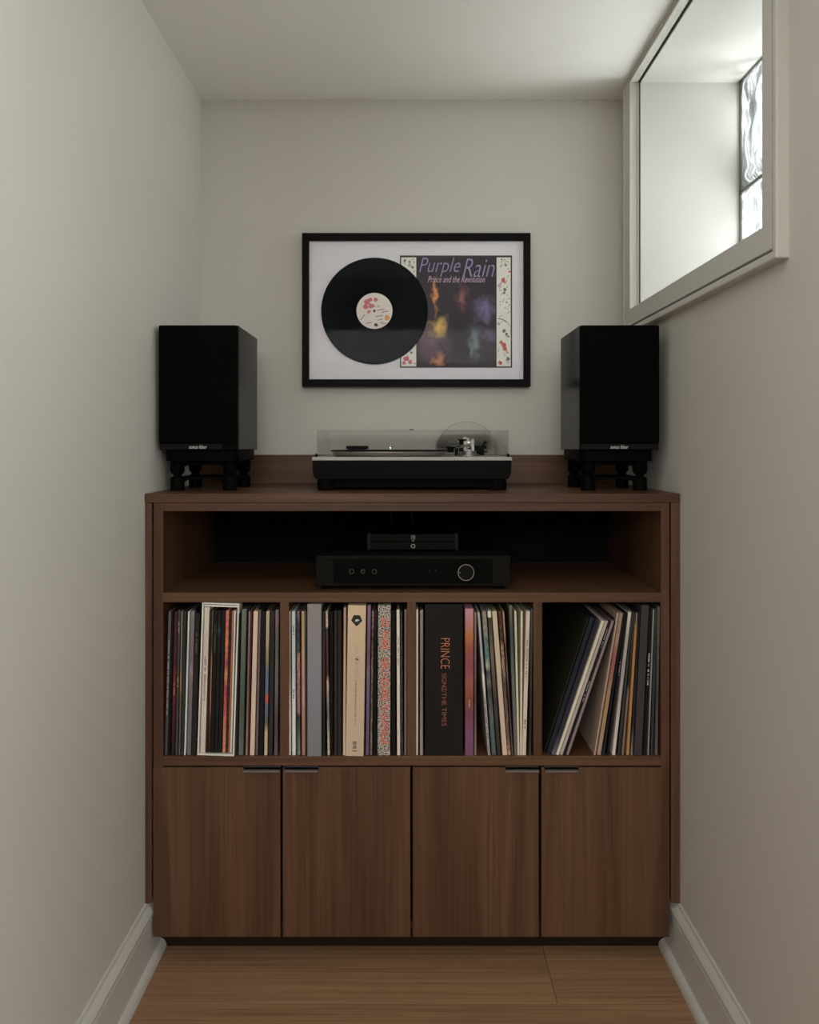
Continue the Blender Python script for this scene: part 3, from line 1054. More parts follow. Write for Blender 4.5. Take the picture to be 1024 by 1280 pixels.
amp = thing('amplifier', (axp(516.5), YA + 0.15, ZS), 'wide black amplifier with a ringed volume knob in the open cabinet bay', 'amplifier')
z0, z1 = azp(732.5), azp(695)
M_amp = plain('amp_black', (0.004, 0.004, 0.0038, 1), 0.5, 0, 0.03)
M_amp2 = plain('amp_cheek', (0.011, 0.0105, 0.009, 1), 0.55, 0, 0.04)
obj('body', box(axp(397), axp(636), YA + 0.006, YA + 0.31, z0, z1), M_amp2, amp, 0.001)
obj('front_panel', box(axp(417), axp(616), YA, YA + 0.0065, azp(729), azp(699.5)), M_amp, amp, 0.0006)
obj('cheek', box(axp(395), axp(417.2), YA - 0.001, YA + 0.0065, z0, azp(699.5)), M_amp2, amp, 0.001)
obj('cheek', box(axp(615.8), axp(638), YA - 0.001, YA + 0.0065, z0, azp(699.5)), M_amp2, amp, 0.001)
obj('top_rail', box(axp(394.5), axp(638.5), YA - 0.002, YA + 0.0065, azp(699.3), z1 + 0.0005), M_amp2, amp, 0.0008)
obj('bottom_rail', box(axp(417), axp(616), YA - 0.001, YA + 0.0065, z0, azp(729.2)), M_amp2, amp, 0.0006)
for px_ in (408, 626):
    for yy in (YA + 0.03, YA + 0.27):
        bm = bmesh.new()
        lathe(bm, [(0.014, 0), (0.015, z0 - ZS + 0.0005)], axp(px_), yy, ZS, 'Z', 20)
        obj('foot', bm, M_rubber, amp, 0, True)


def ring_mesh(x, y, z, r, w, d=0.001, seg=36):
    bm = bmesh.new()
    tube(bm, [(x + r * math.cos(a), y, z + r * math.sin(a)) for a in [2 * math.pi * i / seg for i in range(seg + 1)]], w, 6)
    return bm


for px_, r in ((440, 2.7), (454, 2.3), (468.2, 2.7)):
    x, z = axp(px_), azp(713.8)
    bm = bmesh.new()
    lathe(bm, [(r * YA / F, 0.002), (r * YA / F, -0.006), (r * YA / F * 0.85, -0.007)], x, YA, z, 'Y', 24)
    k = obj('selector_knob', bm, M_blackm, amp, 0, True)
    obj('bright_ring', ring_mesh(x, YA - 0.0062, z, r * YA / F, 0.00042), M_silver, k)
x, z, r = axp(582), azp(714.3), 9.8 * YA / F
bm = bmesh.new()
lathe(bm, [(r, 0.002), (r, -0.013), (r * 0.94, -0.0145)], x, YA, z, 'Y', 48)
k = obj('volume_knob', bm, plain('knob_face', (0.010, 0.0095, 0.008, 1), 0.5, 0, 0.05), amp, 0, True)
obj('bright_ring', ring_mesh(x, YA - 0.0140, z, r, 0.00065, seg=56), plain('pale_ring', (0.62, 0.60, 0.54, 1), 0.3, 0.6), k)
obj('pointer', box(x - r * 0.92, x - r * 0.70, YA - 0.0150, YA - 0.0144, z - 0.0006, z + 0.0006), M_pale, k)
for px_ in (537, 545):
    bm = bmesh.new()
    lathe(bm, [(0.0014, 0.001), (0.0014, -0.0012)], axp(px_), YA, azp(713.5), 'Y', 12)
    obj('indicator', bm, plain('dim_indicator', (0.06, 0.06, 0.06, 1), 0.4), amp, 0, True)

YPH = 1.635
zph0 = z1 + 0.0005
ph = thing('phono_stage', (PX(516, YPH), YPH + 0.08, zph0), 'small black phono box with a ringed button standing on the amplifier', 'phono box')
def hx(px): return PX(px, YPH)
def hz(py): return PZ(py, YPH)


ZPB = zph0 + 0.004
ZPT = ZPB + (PZ(669, YPH) - PZ(689, YPH))
obj('body', box(hx(461), hx(570), YPH + 0.003, YPH + 0.16, ZPB, ZPT), M_amp, ph, 0.001)
zm = (ZPB + ZPT) / 2
obj('front_panel', box(hx(463.5), hx(568.5), YPH, YPH + 0.0035, ZPB + 0.0005, zm - 0.0012), M_amp2, ph, 0.0006)
obj('front_panel', box(hx(463.5), hx(568.5), YPH, YPH + 0.0035, zm + 0.0012, ZPT - 0.0005), M_amp2, ph, 0.0006)
for a, b_ in ((459, 463.4), (568.6, 573)):
    obj('end_cap', box(hx(a), hx(b_), YPH - 0.001, YPH + 0.16, ZPB - 0.001, ZPT + 0.001), plain('end_cap', (0.018, 0.018, 0.02, 1), 0.45, 0, 0.1), ph, 0.001)
for px_ in (470, 562):
    for yy in (YPH + 0.02, YPH + 0.14):
        bm = bmesh.new()
        lathe(bm, [(0.007, 0), (0.0075, ZPB - zph0 + 0.0005)], hx(px_), yy, zph0, 'Z', 16)
        obj('foot', bm, M_rubber, ph, 0, True)
xb_, zb_ = hx(516.5), ZPB + (zm - ZPB) * 0.48
bm = bmesh.new()
lathe(bm, [(0.0042, 0.001), (0.0042, -0.002), (0.0034, -0.0026)], xb_, YPH, zb_, 'Y', 24)
k = obj('button', bm, M_blackm, ph, 0, True)
obj('bright_ring', ring_mesh(xb_, YPH - 0.0022, zb_, 0.0042, 0.0007), M_white, k)
bm = bmesh.new()
lathe(bm, [(0.0012, 0.001), (0.0012, -0.0006)], xb_, YPH, zm + 0.0022, 'Y', 12)
obj('pilot_light', bm, M_white, ph, 0, True)
bm = bmesh.new()
for (a0, b0, a1, b1) in ((-2.3, 0, -1.7, 5), (-2.3, 4.4, 0, 5), (-0.6, 0, 0, 5), (0.8, 1.5, 1.3, 5), (1.9, 0, 2.4, 5), (0.8, 0, 2.4, 0.6)):
    s_ = YPH / F
    bx(bm, xb_ + a0 * s_, xb_ + a1 * s_, YPH - 0.0003, YPH + 0.0005, zm + 0.0055 + b0 * s_, zm + 0.0055 + b1 * s_)
obj('emblem', bm, M_pale, ph)
# leads running up the back of the bay
M_cable = plain('cable_sheath', (0.022, 0.022, 0.022, 1), 0.45)
for nm, lab, x0, pts in (
        ('phono_lead', 'thin dark lead rising behind the phono box, curving aside halfway', 490,
         [(489.5, 624.3, 1.86), (489.5, 640, 1.86), (489.5, 652, 1.858), (491, 658, 1.85), (496, 662, 1.84), (500, 664.5, 1.828), (502, 666, 1.812), (502.5, 666.5, 1.792)]),
        ('signal_lead', 'thin dark lead dropping straight down behind the phono box', 516,
         [(515, 624.3, 1.86), (515, 640, 1.86), (515.5, 650, 1.858), (517, 657, 1.85), (521, 661, 1.84), (523.5, 664.5, 1.825), (524, 666.5, 1.808), (524, 667, 1.792)])):
    bm = bmesh.new()
    tube(bm, [(PX(a, b), b, PZ(c, b)) for a, c, b in pts], 0.0022, 8)
    o = obj(nm, bm, M_cable, None, 0, True, origin=(PX(pts[-1][0], pts[-1][2]), pts[-1][2], PZ(pts[-1][1], pts[-1][2])))
    tag(o, lab, 'cable')

# ------------------------------------------------------------------ records
YR = YF + 0.004
ZB = cz(945.5)
PXM = YR / F
DEP = 0.312
count = [0]


def dots(parent, w, h, f0, f1, mat, step=0.0030, fill=0.6, wid=0.45, y=0.0):
    """tiny unreadable print running down a spine between two fractions of its height"""
    bm = bmesh.new()
    z = h * f0
    rr = random.Random(int(f0 * 1000) + int(w * 1e5))
    while z > h * f1:
        if rr.random() > 0.14:
            hw = w * wid / 2 * rr.uniform(0.7, 1.0)
            L = step * fill * rr.uniform(0.7, 1.1)
            bx(bm, -hw, hw, y - 0.0003, y + 0.0004, z - L, z)
        z -= step
    obj('lettering', bm, mat, parent)


def record(x_b, x_t, wpx, label, stops, top=765.2, bottom=945.5, deep=0.0, speck=0.0, marks=(), film=0, rough=0.45,
           name='record_sleeve', cat='record', group='records on the shelf', zoff=0.0, depth=DEP, body=True):
    """x_b, x_t: picture columns of the spine's foot and head; wpx: its width"""
    Xb, Xt = PX(x_b, YR), PX(x_t, YR)
    w = wpx * PXM * 0.96
    rise = (bottom - top) * PXM
    th = math.atan2(Xt - Xb, rise)
    h = math.hypot(Xt - Xb, rise) - w * abs(math.sin(th)) * 0.5
    w *= math.cos(th)
    m = spine('sleeve_print', stops if isinstance(stops, list) else [(0, stops)], rough, speck)
    bm = box(-w / 2, w / 2, 0.0, depth, 0.0, h)
    o = obj(name, bm, m, None, min(0.0008, w * 0.25), segs=1)
    o.location = (Xb, YR + deep, ZB + zoff + w / 2 * abs(math.sin(th)))
    o.rotation_euler = (0, th, 0)
    tag(o, label, cat, group)
    OFF[o.name] = Vector((0, 0, 0))
    for (f0, f1, mat) in [mk[:3] for mk in marks]:
        dots(o, w, h, f0, f1, mat)
    if film:
        rr = random.Random(int(x_b * 10))
        bm = bmesh.new()
        room = (cz(753) - 0.0006 - o.location.z) / math.cos(th) - w * abs(math.tan(th))
        zz = [h - 0.002, h + 0.45 * min(0.004 + film, room - h), h + min(0.004 + film, room - h)]
        lean = rr.uniform(-0.15, 0.15) * w
        n = 8
        for s_ in (-1, 1):
            g = [[bm.verts.new((s_ * w * (0.47 - 0.13 * a) + (lean + 0.08 * w * math.sin(b * 1.7 + a)) * a / 2, 0.001 + 0.15 * b / n, zz[a])) for b in range(n + 1)] for a in range(3)]
            for a in range(2):
                for b in range(n):
                    bm.faces.new((g[a][b], g[a][b + 1], g[a + 1][b + 1], g[a + 1][b]))
        fo = obj('plastic_outer', bm, M_film, o)
        fo['label'] = 'loose clear plastic outer standing above the sleeve'
    return o, w, h


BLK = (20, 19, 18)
U1 = lambda u: 190 + u / 5.565
U2 = lambda u: 350 + u / 5.565
U3 = lambda u: 510 + u / 5.565
U4 = lambda u: 670 + u / 5.39
Vy = lambda v: 740 + v / 5.565
K = 1 / 5.565
G1, G2, G3, G4 = ('records in the bay with the cream slipcase', 'records in the bay with the grey box', 'records in the bay with the wide black box', 'slanting records in the half-empty bay')


def rows1(U, G, k, data):
    for (ub, ut, wu, label, stops, *o) in data:
        kw = o[0] if o else {}
        record(U(ub), U(ut), wu * k, label, stops, group=G, **kw)


rows1(U1, G1, K, [
    (97, 124, 20, 'charcoal record sleeve with dotted white lettering, next to the cabinet side', [(0, (62, 60, 62)), (.5, (70, 66, 68)), (1, (88, 80, 84))], dict(marks=[(.80, .28, M_pale)])),
    (119, 142, 18, 'plain black filler sleeve for the dark gap between the charcoal one and the wine red one', BLK),  # dark gap between sleeves, filled with an added black one
    (144, 167, 22, 'wine red record sleeve, purple at the top and rusty in the middle', [(0, (40, 28, 28)), (.3, (70, 34, 34)), (.5, (92, 44, 36)), (.6, (84, 42, 36)), (.64, (70, 32, 42)), (.92, (72, 34, 44)), (1, (50, 34, 36))], dict(film=.006, marks=[(.5, .42, plain('red_print', C(190, 90, 90)))])),
    (169, 190, 16, 'dark grey record sleeve with short pale lettering, against the wine red one', (66, 64, 62), dict(film=.014, top=764, marks=[(.92, .85, M_pale), (.54, .47, M_pale)])),
    (190, 208, 11, 'thin olive record sleeve with a golden patch halfway down', [(0, (92, 80, 70)), (.42, (104, 84, 60)), (.47, (140, 104, 52)), (.56, (138, 104, 56)), (.62, (104, 98, 82)), (1, (118, 106, 80))]),
    (210, 229, 20, 'slate blue-black record sleeve between the olive and the ivory spines', (44, 48, 50), dict(film=.004)),
    (228, 256, 12, 'thin ivory record sleeve beside the mauve grey one', (206, 203, 186)),
    (256, 283, 26, 'mauve grey record sleeve with a paler band above its middle', [(0, (98, 92, 92)), (.5, (104, 96, 100)), (.58, (128, 116, 124)), (.66, (104, 92, 100)), (1, (116, 104, 106))], dict(film=.006, bottom=946)),  # spine colour turns paler in a band above the middle
    (290, 315, 32, 'dark brown-black record sleeve squeezed against the cream slipcase', (38, 35, 34), dict(film=.004, marks=[(.86, .70, plain('faint_print', C(80, 76, 72)))], top=767)),
    (586, 603, 20, 'black record sleeve against the far side of the cream slipcase', (34, 32, 30), dict(top=768)),
    (617, 641, 34, 'moss green record sleeve with glossy plastic and pale glints', [(0, (84, 92, 84)), (.3, (62, 74, 64)), (.6, (70, 86, 70)), (1, (92, 100, 90))], dict(film=.012, top=764, bottom=947, rough=.25)),
    (657, 679, 12, 'slim taupe record sleeve beside the moss green one', [(0, (140, 118, 92)), (.5, (112, 92, 82)), (1, (128, 112, 108))]),
    (668, 691, 9, 'slim maroon record sleeve between taupe and thick cream spines', (84, 38, 40)),
    (696, 722, 32, 'thick cream record sleeve, the widest pale one beside the cream slipcase', [(0, (190, 170, 142)), (.6, (184, 164, 144)), (1, (196, 174, 146))], dict(film=.003)),
    (728, 751, 15, 'narrow mauve-brown record sleeve against the thick cream one', (104, 84, 80), dict(film=.010, top=764)),
    (757, 776, 30, 'deep navy-black record sleeve next to the colourful banded one', (26, 26, 32)),
    (791, 806, 22, 'banded record sleeve in tan, blue and red', [(0, (176, 160, 118)), (.16, (170, 152, 104)), (.22, (90, 88, 60)), (.30, (84, 92, 106)), (.36, (90, 98, 110)), (.37, (168, 78, 62)), (.42, (168, 78, 62)), (.43, (92, 104, 118)), (.58, (88, 100, 116)), (.64, (120, 112, 80)), (.8, (160, 144, 110)), (1, (176, 160, 120))], dict(film=.004)),
    (824, 840, 27, 'dull plum-black record sleeve beside the banded one', (48, 43, 43)),
    (862, 870, 24, 'grey record sleeve with a plum stripe against the first divider', [(0, (92, 78, 84)), (.2, (70, 62, 66)), (.5, (92, 90, 88)), (.8, (78, 80, 78)), (.95, (116, 88, 96)), (1, (104, 98, 96))], dict(film=.005, bottom=947)),
])
# open cream slipcase and the records held in it
Xb, Xt = PX(U1(446), YR), PX(U1(481), YR)
hb = (946 - Vy(75)) * PXM
th = math.atan2(Xt - Xb, hb)
wb = 256 * K * PXM
tb = 0.0030
slip = thing('record_slipcase', (Xb, YR - 0.004, ZB + wb / 2 * math.sin(th)), 'open cream slipcase full of records, in the bay nearest the plain wall', 'slipcase')
OFF[slip.name] = Vector((0, 0, 0))
slip.rotation_euler = (0, th, 0)
M_slip = plain('cream_card', C(206, 194, 182), 0.6, 0, 0.3, 0.02)
hb -= 0.0037
for a in ((-wb / 2, -wb / 2 + tb, 0, hb), (wb / 2 - tb, wb / 2, 0, hb), (-wb / 2 + tb, wb / 2 - tb, 0, tb), (-wb / 2 + tb, wb / 2 - tb, hb - tb, hb)):
    obj('card_wall', box(a[0], a[1], 0, 0.325, a[2], a[3]), M_slip, slip, 0.0005)
obj('back_card', box(-wb / 2, wb / 2, 0.325, 0.328, 0, hb), M_slip, slip)
obj('inner_lip', box(-wb / 2 + tb + .0006, wb / 2 - tb - .0006, 0.003, 0.32, hb - tb - 0.0062, hb - tb - 0.0022), M_slip, slip, 0.0005)
in_ = dict(zoff=tb + 0.0032, top=765, bottom=942.6, depth=0.310)
M_tan = plain('tan_print', C(120, 100, 88))
rows1(U1, 'records inside the cream slipcase', K, [
    (352, 383, 36, 'broad cream record spine with small brown lettering inside the slipcase', (190, 176, 162), dict(in_, top=760.5, marks=[(.66, .36, M_tan)])),
    (381, 409, 16, 'brown-black record sleeve beside the broad cream spine inside the slipcase', (44, 34, 30), dict(in_)),
    (397, 422, 8, 'hair-thin orange-gold record edge inside the slipcase', [(0, (70, 40, 30)), (.2, (96, 56, 40)), (.35, (150, 100, 66)), (.6, (150, 110, 66)), (.75, (70, 60, 44)), (1, (90, 86, 82))], dict(in_)),
    (417, 444, 28, 'pitch black record sleeve after the orange-gold edge inside the slipcase', (26, 26, 24), dict(in_, marks=[(.9, .7, plain('olive_print', C(78, 70, 52)))])),
    (446, 470, 24, 'black record sleeve with a faint teal mark inside the slipcase', [(0, (28, 27, 27)), (.82, (30, 30, 30)), (.86, (40, 60, 66)), (.9, (32, 30, 30)), (1, (30, 28, 28))], dict(in_)),
    (472, 498, 24, 'black record sleeve right before the salmon patterned spine in the slipcase', (34, 30, 30), dict(in_)),
    (500, 525, 22, 'salmon and red patterned record sleeve inside the slipcase', [(0, (196, 116, 88)), (.2, (190, 104, 86)), (.3, (176, 70, 66)), (.46, (160, 60, 66)), (.55, (188, 128, 72)), (.62, (150, 56, 60)), (.7, (180, 96, 76)), (.8, (190, 116, 72)), (.9, (186, 92, 76)), (1, (190, 110, 96))], dict(in_, speck=.25)),
    (519, 546, 15, 'brown speckled record sleeve after the salmon one in the slipcase', (58, 46, 38), dict(in_, speck=.6)),
    (534, 562, 11, 'narrow rust orange record spine inside the slipcase', (168, 94, 66), dict(in_)),
    (548, 577, 13, 'thin ivory record spine at the far end inside the slipcase', (206, 196, 172), dict(in_)),
])

rows1(U2, G2, K, [
    (69, 69, 11, 'very thin ivory record sleeve against the first divider, beside the pale blue one', [(0, (206, 196, 184)), (.3, (196, 184, 174)), (.6, (130, 122, 110)), (1, (150, 138, 132))]),
    (97, 94, 24, 'pale blue-grey record sleeve with small black print', [(0, (186, 196, 196)), (.35, (190, 196, 200)), (.6, (160, 172, 176)), (1, (166, 180, 182))], dict(marks=[(.90, .84, M_ink), (.46, .40, M_ink)])),
    (131, 127, 20, 'record sleeve mottled black above, dusty pink in the middle', [(0, (120, 116, 106)), (.22, (70, 68, 62)), (.27, (56, 44, 48)), (.3, (140, 104, 106)), (.70, (158, 112, 106)), (.72, (74, 70, 68)), (.9, (60, 58, 56)), (1, (120, 104, 100))], dict(speck=.35, film=.004)),
    (164, 160, 22, 'tan to terracotta record sleeve beside the dusty pink one', [(0, (150, 110, 90)), (.4, (176, 128, 102)), (.6, (170, 130, 100)), (1, (156, 130, 92))], dict(marks=[(.55, .48, M_tan), (.35, .02, M_tan)], film=.004)),
    (182, 179, 10, 'thin dark teal record sleeve against the grey box', [(0, (50, 50, 54)), (.5, (60, 62, 64)), (.7, (46, 60, 62)), (1, (70, 74, 70))]),
    (306, 306, 18, 'dark maroon-black record sleeve against the other face of the grey box', [(0, (30, 34, 30)), (.3, (36, 34, 28)), (.5, (66, 38, 28)), (.8, (64, 40, 40)), (1, (36, 32, 36))], dict(film=.003)),
    (339, 325, 16, 'mottled record sleeve, pale cream in its lower half', [(0, (190, 176, 150)), (.18, (150, 140, 120)), (.28, (108, 104, 98)), (.42, (140, 130, 120)), (.50, (186, 160, 134)), (.56, (60, 50, 44)), (.8, (70, 60, 56)), (.88, (62, 60, 46)), (.9, (180, 166, 130)), (1, (176, 160, 130))], dict(speck=.3)),
    (359, 357, 22, 'plain black record sleeve next to the mottled cream one', BLK, dict(film=.003)),
    (388, 387, 24, 'black record sleeve in glinting plastic, touching the plain black one', (34, 33, 31), dict(rough=.2, bottom=946.5)),
    (415, 415, 26, 'black record sleeve in glinting plastic, nearest the tan strip', (32, 31, 29), dict(rough=.2, film=.003, bottom=946.5)),
    (447, 452, 18, 'narrow tan record sleeve leaning on the big tan box', [(0, (184, 166, 136)), (.5, (176, 152, 120)), (1, (150, 124, 106))], dict(film=.005, top=762, bottom=947)),
    (608, 621, 24, 'purple record sleeve against the big tan box', [(0, (92, 70, 96)), (.4, (100, 80, 112)), (.55, (112, 96, 116)), (.65, (92, 70, 92)), (1, (118, 92, 122))], dict(rough=.25, top=760, bottom=948, film=.004)),
    (634, 647, 15, 'slim speckled grey-brown record sleeve between purple and black spines', [(0, (120, 110, 98)), (.4, (90, 82, 66)), (.6, (110, 98, 78)), (.8, (80, 60, 54)), (1, (140, 120, 112))], dict(speck=.6)),
    (660, 666, 20, 'black filler sleeve with a maroon head for the dark gap next to the speckled box', [(0, BLK), (.8, (26, 20, 20)), (1, (56, 28, 34))], dict(top=763)),  # added black sleeve stands in for a shaded gap
    (790, 789, 28, 'black record sleeve against the far face of the speckled box', (22, 20, 19), dict(top=764)),
    (826, 822, 22, 'creamy white record sleeve with faint small print', [(0, (196, 182, 168)), (1, (206, 192, 172))], dict(film=.004, marks=[(.82, .62, M_tan)], bottom=947)),
    (849, 845, 13, 'thin dark mottled record sleeve after the creamy white one', (74, 64, 60), dict(speck=.6)),
    (873, 874, 16, 'taupe record sleeve against the second divider', (112, 96, 88), dict(film=.006, top=763)),
])
rows1(U3, G3, K, [
    (64, 65, 14, 'ivory record sleeve against the second divider, beside the wide black box', [(0, (184, 174, 160)), (1, (196, 184, 168))], dict(top=764, bottom=946.5)),
    (77, 76, 8, 'hair-thin black record sleeve between ivory and grey spines', BLK),
    (94, 95, 22, 'smoky grey record sleeve against the wide black box', [(0, (140, 126, 118)), (.5, (104, 94, 92)), (1, (128, 118, 108))], dict(film=.004, rough=.25, bottom=947)),
    (470, 470, 14, 'slim brown-mauve record sleeve against the sunset coloured one', [(0, (130, 104, 96)), (.4, (84, 62, 56)), (.6, (112, 78, 84)), (1, (130, 110, 92))], dict(top=767)),
    (566, 492, 17, 'leaning silvery record sleeve with a black and white beaded foot', [(0, (150, 148, 140)), (.4, (160, 158, 150)), (.55, (200, 200, 184)), (.6, (150, 140, 148)), (1, (150, 156, 148))], dict(top=766.5, marks=[(.40, .01, M_ink)])),
    (600, 530, 30, 'leaning teal and grey patchwork record sleeve', [(0, (76, 88, 92)), (.3, (84, 92, 90)), (.46, (60, 62, 60)), (.5, (110, 100, 94)), (.58, (58, 72, 76)), (.62, (150, 150, 132)), (.68, (84, 116, 106)), (.8, (84, 104, 104)), (.84, (120, 124, 112)), (1, (134, 126, 112))], dict(speck=.3)),
    (634, 566, 25, 'leaning dark olive record sleeve with a white tip', [(0, (46, 48, 42)), (.4, (64, 58, 52)), (.7, (98, 90, 76)), (.93, (66, 62, 50)), (.955, (58, 52, 44)), (.96, (200, 190, 178)), (1, (200, 190, 178))], dict(film=.010)),
    (676, 602, 34, 'leaning beige record sleeve, the thickest of the slanted ones', [(0, (190, 160, 136)), (.5, (176, 160, 136)), (1, (180, 166, 134))], dict(film=.004)),
    (706, 640, 22, 'leaning brown patterned record sleeve beside the beige one', [(0, (176, 132, 100)), (.1, (110, 84, 74)), (.5, (92, 70, 62)), (.62, (146, 120, 86)), (.75, (140, 112, 78)), (.8, (76, 52, 40)), (1, (84, 62, 46))], dict(speck=.5)),
    (729, 664, 12, 'leaning thin caramel record sleeve', [(0, (84, 70, 60)), (.4, (60, 46, 44)), (.6, (100, 80, 84)), (.75, (72, 50, 40)), (.85, (150, 120, 84)), (1, (156, 124, 84))]),
    (752, 714, 22, 'slightly leaning grey-green record sleeve, taller than its neighbours', [(0, (92, 86, 78)), (.5, (92, 94, 88)), (.8, (60, 66, 70)), (1, (92, 92, 82))], dict(top=757.5, rough=.25)),
    (771, 748, 15, 'thin bone white record sleeve tilted against the grey-green one', (198, 184, 156)),
    (787, 793, 14, 'thin bone white record sleeve standing almost straight', (200, 186, 160)),
    (808, 837, 28, 'broad bone white record sleeve with fine brown print', (192, 176, 156), dict(film=.004, marks=[(.80, .52, M_tan), (.25, .19, M_ink)])),
    (850, 863, 16, 'graphite record sleeve against the third divider', [(0, (60, 54, 50)), (.15, (40, 40, 40)), (1, (64, 62, 58))], dict(top=762)),
])
K4 = 1 / 5.39
rows1(U4, G4, K4, [
    (64, 362, 8, 'steeply slanting black record sleeve with an olive edge, alone at the front of the row', (40, 38, 26), dict(top=775, deep=.012)),
    (88, 388, 30, 'steeply slanting midnight blue record sleeve, broad', (34, 36, 46), dict(top=774, deep=.006)),
    (118, 420, 28, 'steeply slanting navy record sleeve with a grey edge', [(0, (90, 84, 92)), (.15, (44, 44, 56)), (1, (36, 36, 46))], dict(top=775)),
    (145, 455, 22, 'steeply slanting cream record sleeve', (204, 186, 156), dict(top=777)),
    (170, 480, 22, 'steeply slanting pinkish white record sleeve', (160, 146, 140), dict(top=777, film=.003)),
    (191, 502, 16, 'steeply slanting black record sleeve with white lettering', (30, 28, 30), dict(top=777, marks=[(.55, .40, M_pale), (.95, .80, M_pale)])),
    (212, 522, 19, 'steeply slanting mauve grey record sleeve', (124, 108, 110), dict(top=777, film=.003)),
    (226, 535, 7, 'steeply slanting black filler sleeve for the dark gap after the steep ones', (26, 24, 24), dict(top=778)),  # shaded gap behind the row, drawn as an added black sleeve
    (396, 554, 14, 'gently slanting pale beige record sleeve', (150, 130, 112), dict(top=767)),
    (425, 577, 26, 'gently slanting tan record sleeve with a faded red middle', [(0, (150, 120, 100)), (.3, (150, 116, 76)), (.5, (140, 104, 72)), (.6, (136, 78, 70)), (.7, (130, 76, 70)), (.8, (140, 110, 88)), (1, (132, 110, 92))], dict(top=767)),
    (455, 598, 16, 'gently slanting black record sleeve flecked with blue', [(0, (40, 50, 56)), (.2, (24, 26, 34)), (1, (26, 25, 26))], dict(top=767, speck=.3)),
    (484, 614, 14, 'gently slanting black record sleeve with small white print', (26, 26, 26), dict(top=767, marks=[(.66, .55, M_pale)])),
    (524, 634, 22, 'gently slanting light grey record sleeve', [(0, (190, 180, 172)), (.5, (150, 138, 134)), (.8, (150, 142, 134)), (1, (180, 176, 158))], dict(top=766, film=.003)),
    (559, 652, 13, 'gently slanting graphite record sleeve beside the light grey one', (56, 56, 54), dict(top=766)),
    (586, 666, 12, 'gently slanting taupe and black record sleeve', [(0, (126, 104, 92)), (.45, (110, 94, 86)), (.5, (44, 40, 32)), (1, (60, 52, 46))], dict(top=767)),
    (619, 681, 18, 'mustard yellow record sleeve', [(0, (160, 114, 60)), (.86, (150, 104, 50)), (.92, (120, 90, 54)), (.93, (40, 36, 34)), (1, (44, 40, 40))], dict(top=766, marks=[(.99, .93, M_white)])),
    (645, 698, 16, 'slim black record sleeve between the mustard one and the charcoal box', [(0, (110, 100, 96)), (.2, (40, 36, 36)), (1, (28, 26, 26))], dict(top=766)),
    (732, 777, 22, 'black record sleeve with bold white dotted lettering', (24, 23, 23), dict(top=763, marks=[(.70, .48, M_white)])),
    (758, 794, 10, 'thin silver grey record sleeve after the dotted lettering', (126, 128, 124), dict(top=763, film=.003)),
    (783, 808, 18, 'dark grey record sleeve next to the silver edge', (50, 50, 50), dict(top=762)),
    (812, 829, 19, 'smoky grey record sleeve against the cabinet side', [(0, (84, 74, 76)), (.4, (60, 60, 60)), (1, (76, 74, 70))], dict(top=759, film=.003, rough=.25)),
])
rows1(U4, G4, K4, [
    (688, 738, 54, 'charcoal record box, the widest spine among the slanting records', (58, 52, 53), dict(top=757.5, name='record_box_set', cat='box set', marks=[])),
])

# ---- the four broad boxes with their lettering
def local_front(bm, x, z, y=-0.0002):
    return face_front(bm, x, y, z)


o, w, h = record(U2(241), U2(241), 101 * K, 'plain blue-grey record box, wide blank spine', [(0, (108, 108, 112)), (.5, (118, 118, 124)), (1, (126, 120, 118))], top=757.6, bottom=947.5,
                 name='record_box_set', cat='box set', group=G2, deep=-.004)
# tan box: emblem, signature and small print
o, w, h = record(U2(520), U2(537), 130 * K, 'big tan record box with a black pentagon emblem and fine script', [(0, (178, 156, 130)), (.5, (180, 156, 128)), (1, (192, 166, 132))], top=759.2, bottom=947.3,
                 name='record_box_set', cat='box set', group=G2, deep=-.004)
fz_ = lambda v: h * (1 - (v - 105) / 1050.0)
bm = bmesh.new()
rp = 39 * K * PXM
extrude_poly(bm, [(rp * a, fz_(208) + rp * b) for a, b in ((-.55, .9), (.55, .9), (1.0, -.05), (.1, -1.0), (-.1, -1.0), (-1.0, -.05))], 'Y', -0.0004, 0.0003)
em = obj('emblem', bm, plain('emblem_black', (0.012, 0.011, 0.010, 1), 0.5), o)
bm = bmesh.new()
extrude_poly(bm, [(rp * a, fz_(208) + rp * b) for a, b in ((-.35, -.3), (-.25, .05), (.0, .22), (.4, .15), (.48, -.02), (.2, -.05), (.1, -.3), (-.05, -.1))], 'Y', -0.0007, -0.0003)
obj('emblem_mark', bm, M_white, em)
M_sig = plain('script_ink', C(112, 98, 82), 0.7)
obj('lettering', face_spine(fit_text(text_mesh('Joni Mitchell', 0.02, shear=0.5, font_off=-0.0009), 245 * K * PXM, 44 * K * PXM), 0, -0.0001, fz_(480)), M_sig, o)
obj('lettering', face_spine(fit_text(text_mesh('THE REPRISE ALBUMS (1968-1971)', 0.01, spacing=1.2), 310 * K * PXM, 13 * K * PXM), 0, -0.0001, fz_(780)), M_ink, o)
bm = bmesh.new()
for (dz, wd, hg) in ((0, 5, 4), (-3.2, 3, 1.2), (-5.6, 4.6, 3), (-10, 6.5, 1.4)):
    lathe_y = fz_(1062) + dz * PXM
    bx(bm, -wd / 2 * PXM, wd / 2 * PXM, -0.0003, 0.0003, lathe_y - hg / 2 * PXM, lathe_y + hg / 2 * PXM)
obj('small_print', bm, M_sig, o, 0.0)

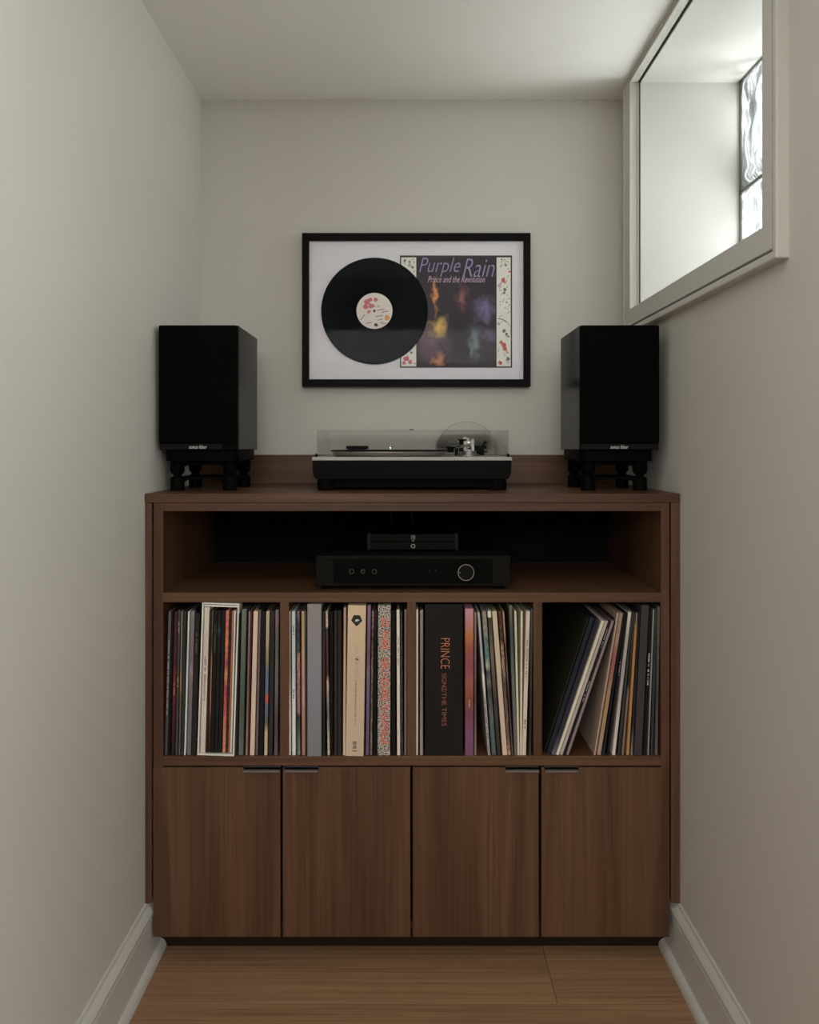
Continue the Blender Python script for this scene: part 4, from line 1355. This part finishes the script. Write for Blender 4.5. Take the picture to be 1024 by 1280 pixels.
# speckled box with red lettering
def speckle():
    t = NT('black_white_speckle')
    b = t.bsdf(0.5, 0, 0.3)
    vo = t.n('ShaderNodeTexNoise')
    vo.inputs['Scale'].default_value = 360
    vo.inputs['Detail'].default_value = 1
    t.l(t.coords('Object'), vo.inputs['Vector'])
    t.l(t.ramp(vo.outputs['Fac'], [(0.46, (0.03, 0.03, 0.028, 1)), (0.50, (0.62, 0.58, 0.50, 1))]), b.inputs['Base Color'])
    return t.m


o, w, h = record(U2(723), U2(727), 92 * K, 'black and white speckled record box with bold red lettering', (150, 140, 124), top=757.3, bottom=945.2,
                 name='record_box_set', cat='box set', group=G2)
o.data.materials[0] = speckle()
M_red = plain('red_lettering', C(190, 88, 62), 0.55)
hv = lambda v: h * (1 - (v - 95) / 1045.0)
for word, v0, v1 in (('LIZ', 185, 250), ('PHAIR', 272, 412), ('GIRLY-SOUND', 458, 765), ('TO', 780, 830), ('GUYVILLE', 843, 1062)):
    bm = fit_text(text_mesh(word, 0.02, font_off=0.0006), (v1 - v0) * K * PXM, 54 * K * PXM)
    obj('lettering', face_spine(bm, 0.0022, -0.0001, hv((v0 + v1) / 2)), M_red, o)

# wide black box with orange lettering
o, w, h = record(U3(250), U3(250), 275 * K, 'wide black record box with orange and rust lettering down its spine', (27, 25, 23), top=756.6, bottom=945.6,
                 name='record_box_set', cat='box set', group=G3)
hv = lambda v: h * (1 - (v - 92) / 1053.0)
M_or = plain('orange_lettering', C(196, 116, 62), 0.5)
M_or2 = plain('rust_lettering', C(150, 84, 62), 0.5)
bm = fit_text(text_mesh('PRINCE', 0.02, font_off=-0.0004), 212 * K * PXM, 62 * K * PXM)
obj('lettering', face_spine(bm, 0.0030, -0.0001, hv(434)), M_or, o)
bm = fit_text(text_mesh('SIGN', 0.02, font_off=-0.0003), 92 * K * PXM, 32 * K * PXM)
obj('lettering', face_spine(bm, 0.0006, -0.0001, hv(618)), M_or2, o)
# the peace symbol between the words
bm = bmesh.new()
pr, pz_, px0_ = 17 * K * PXM, hv(684), 0.0006
pts = [(px0_ + pr * math.cos(a), -0.0002, pz_ + pr * math.sin(a)) for a in [2 * math.pi * i / 28 for i in range(29)]]
tube(bm, pts, 0.00035, 6)
for ang in (0, 180, 145, 215):
    a = math.radians(ang)
    tube(bm, [(px0_, -0.0002, pz_), (px0_ + pr * math.cos(a), -0.0002, pz_ + pr * math.sin(a))], 0.00035, 6)
obj('peace_symbol', bm, M_or2, o)
bm = fit_text(text_mesh('THE TIMES', 0.02, font_off=-0.0003), 232 * K * PXM, 32 * K * PXM)
obj('lettering', face_spine(bm, 0.0006, -0.0001, hv(822)), M_or2, o)
o, w, h = record(U3(427), U3(427), 60 * K, 'sunset coloured record sleeve in pink, orange and violet, beside the wide black box', [(0, (104, 66, 96)), (.14, (112, 70, 104)), (.28, (112, 58, 74)), (.4, (124, 66, 46)), (.5, (140, 78, 74)), (.62, (132, 62, 74)), (.72, (138, 70, 60)), (.82, (160, 98, 40)), (.9, (166, 108, 110)), (1, (176, 122, 134))], top=763.4, bottom=947,
                 group=G3, deep=-.002)
dots(o, w * 0.4, h, .38, .33, M_pale)
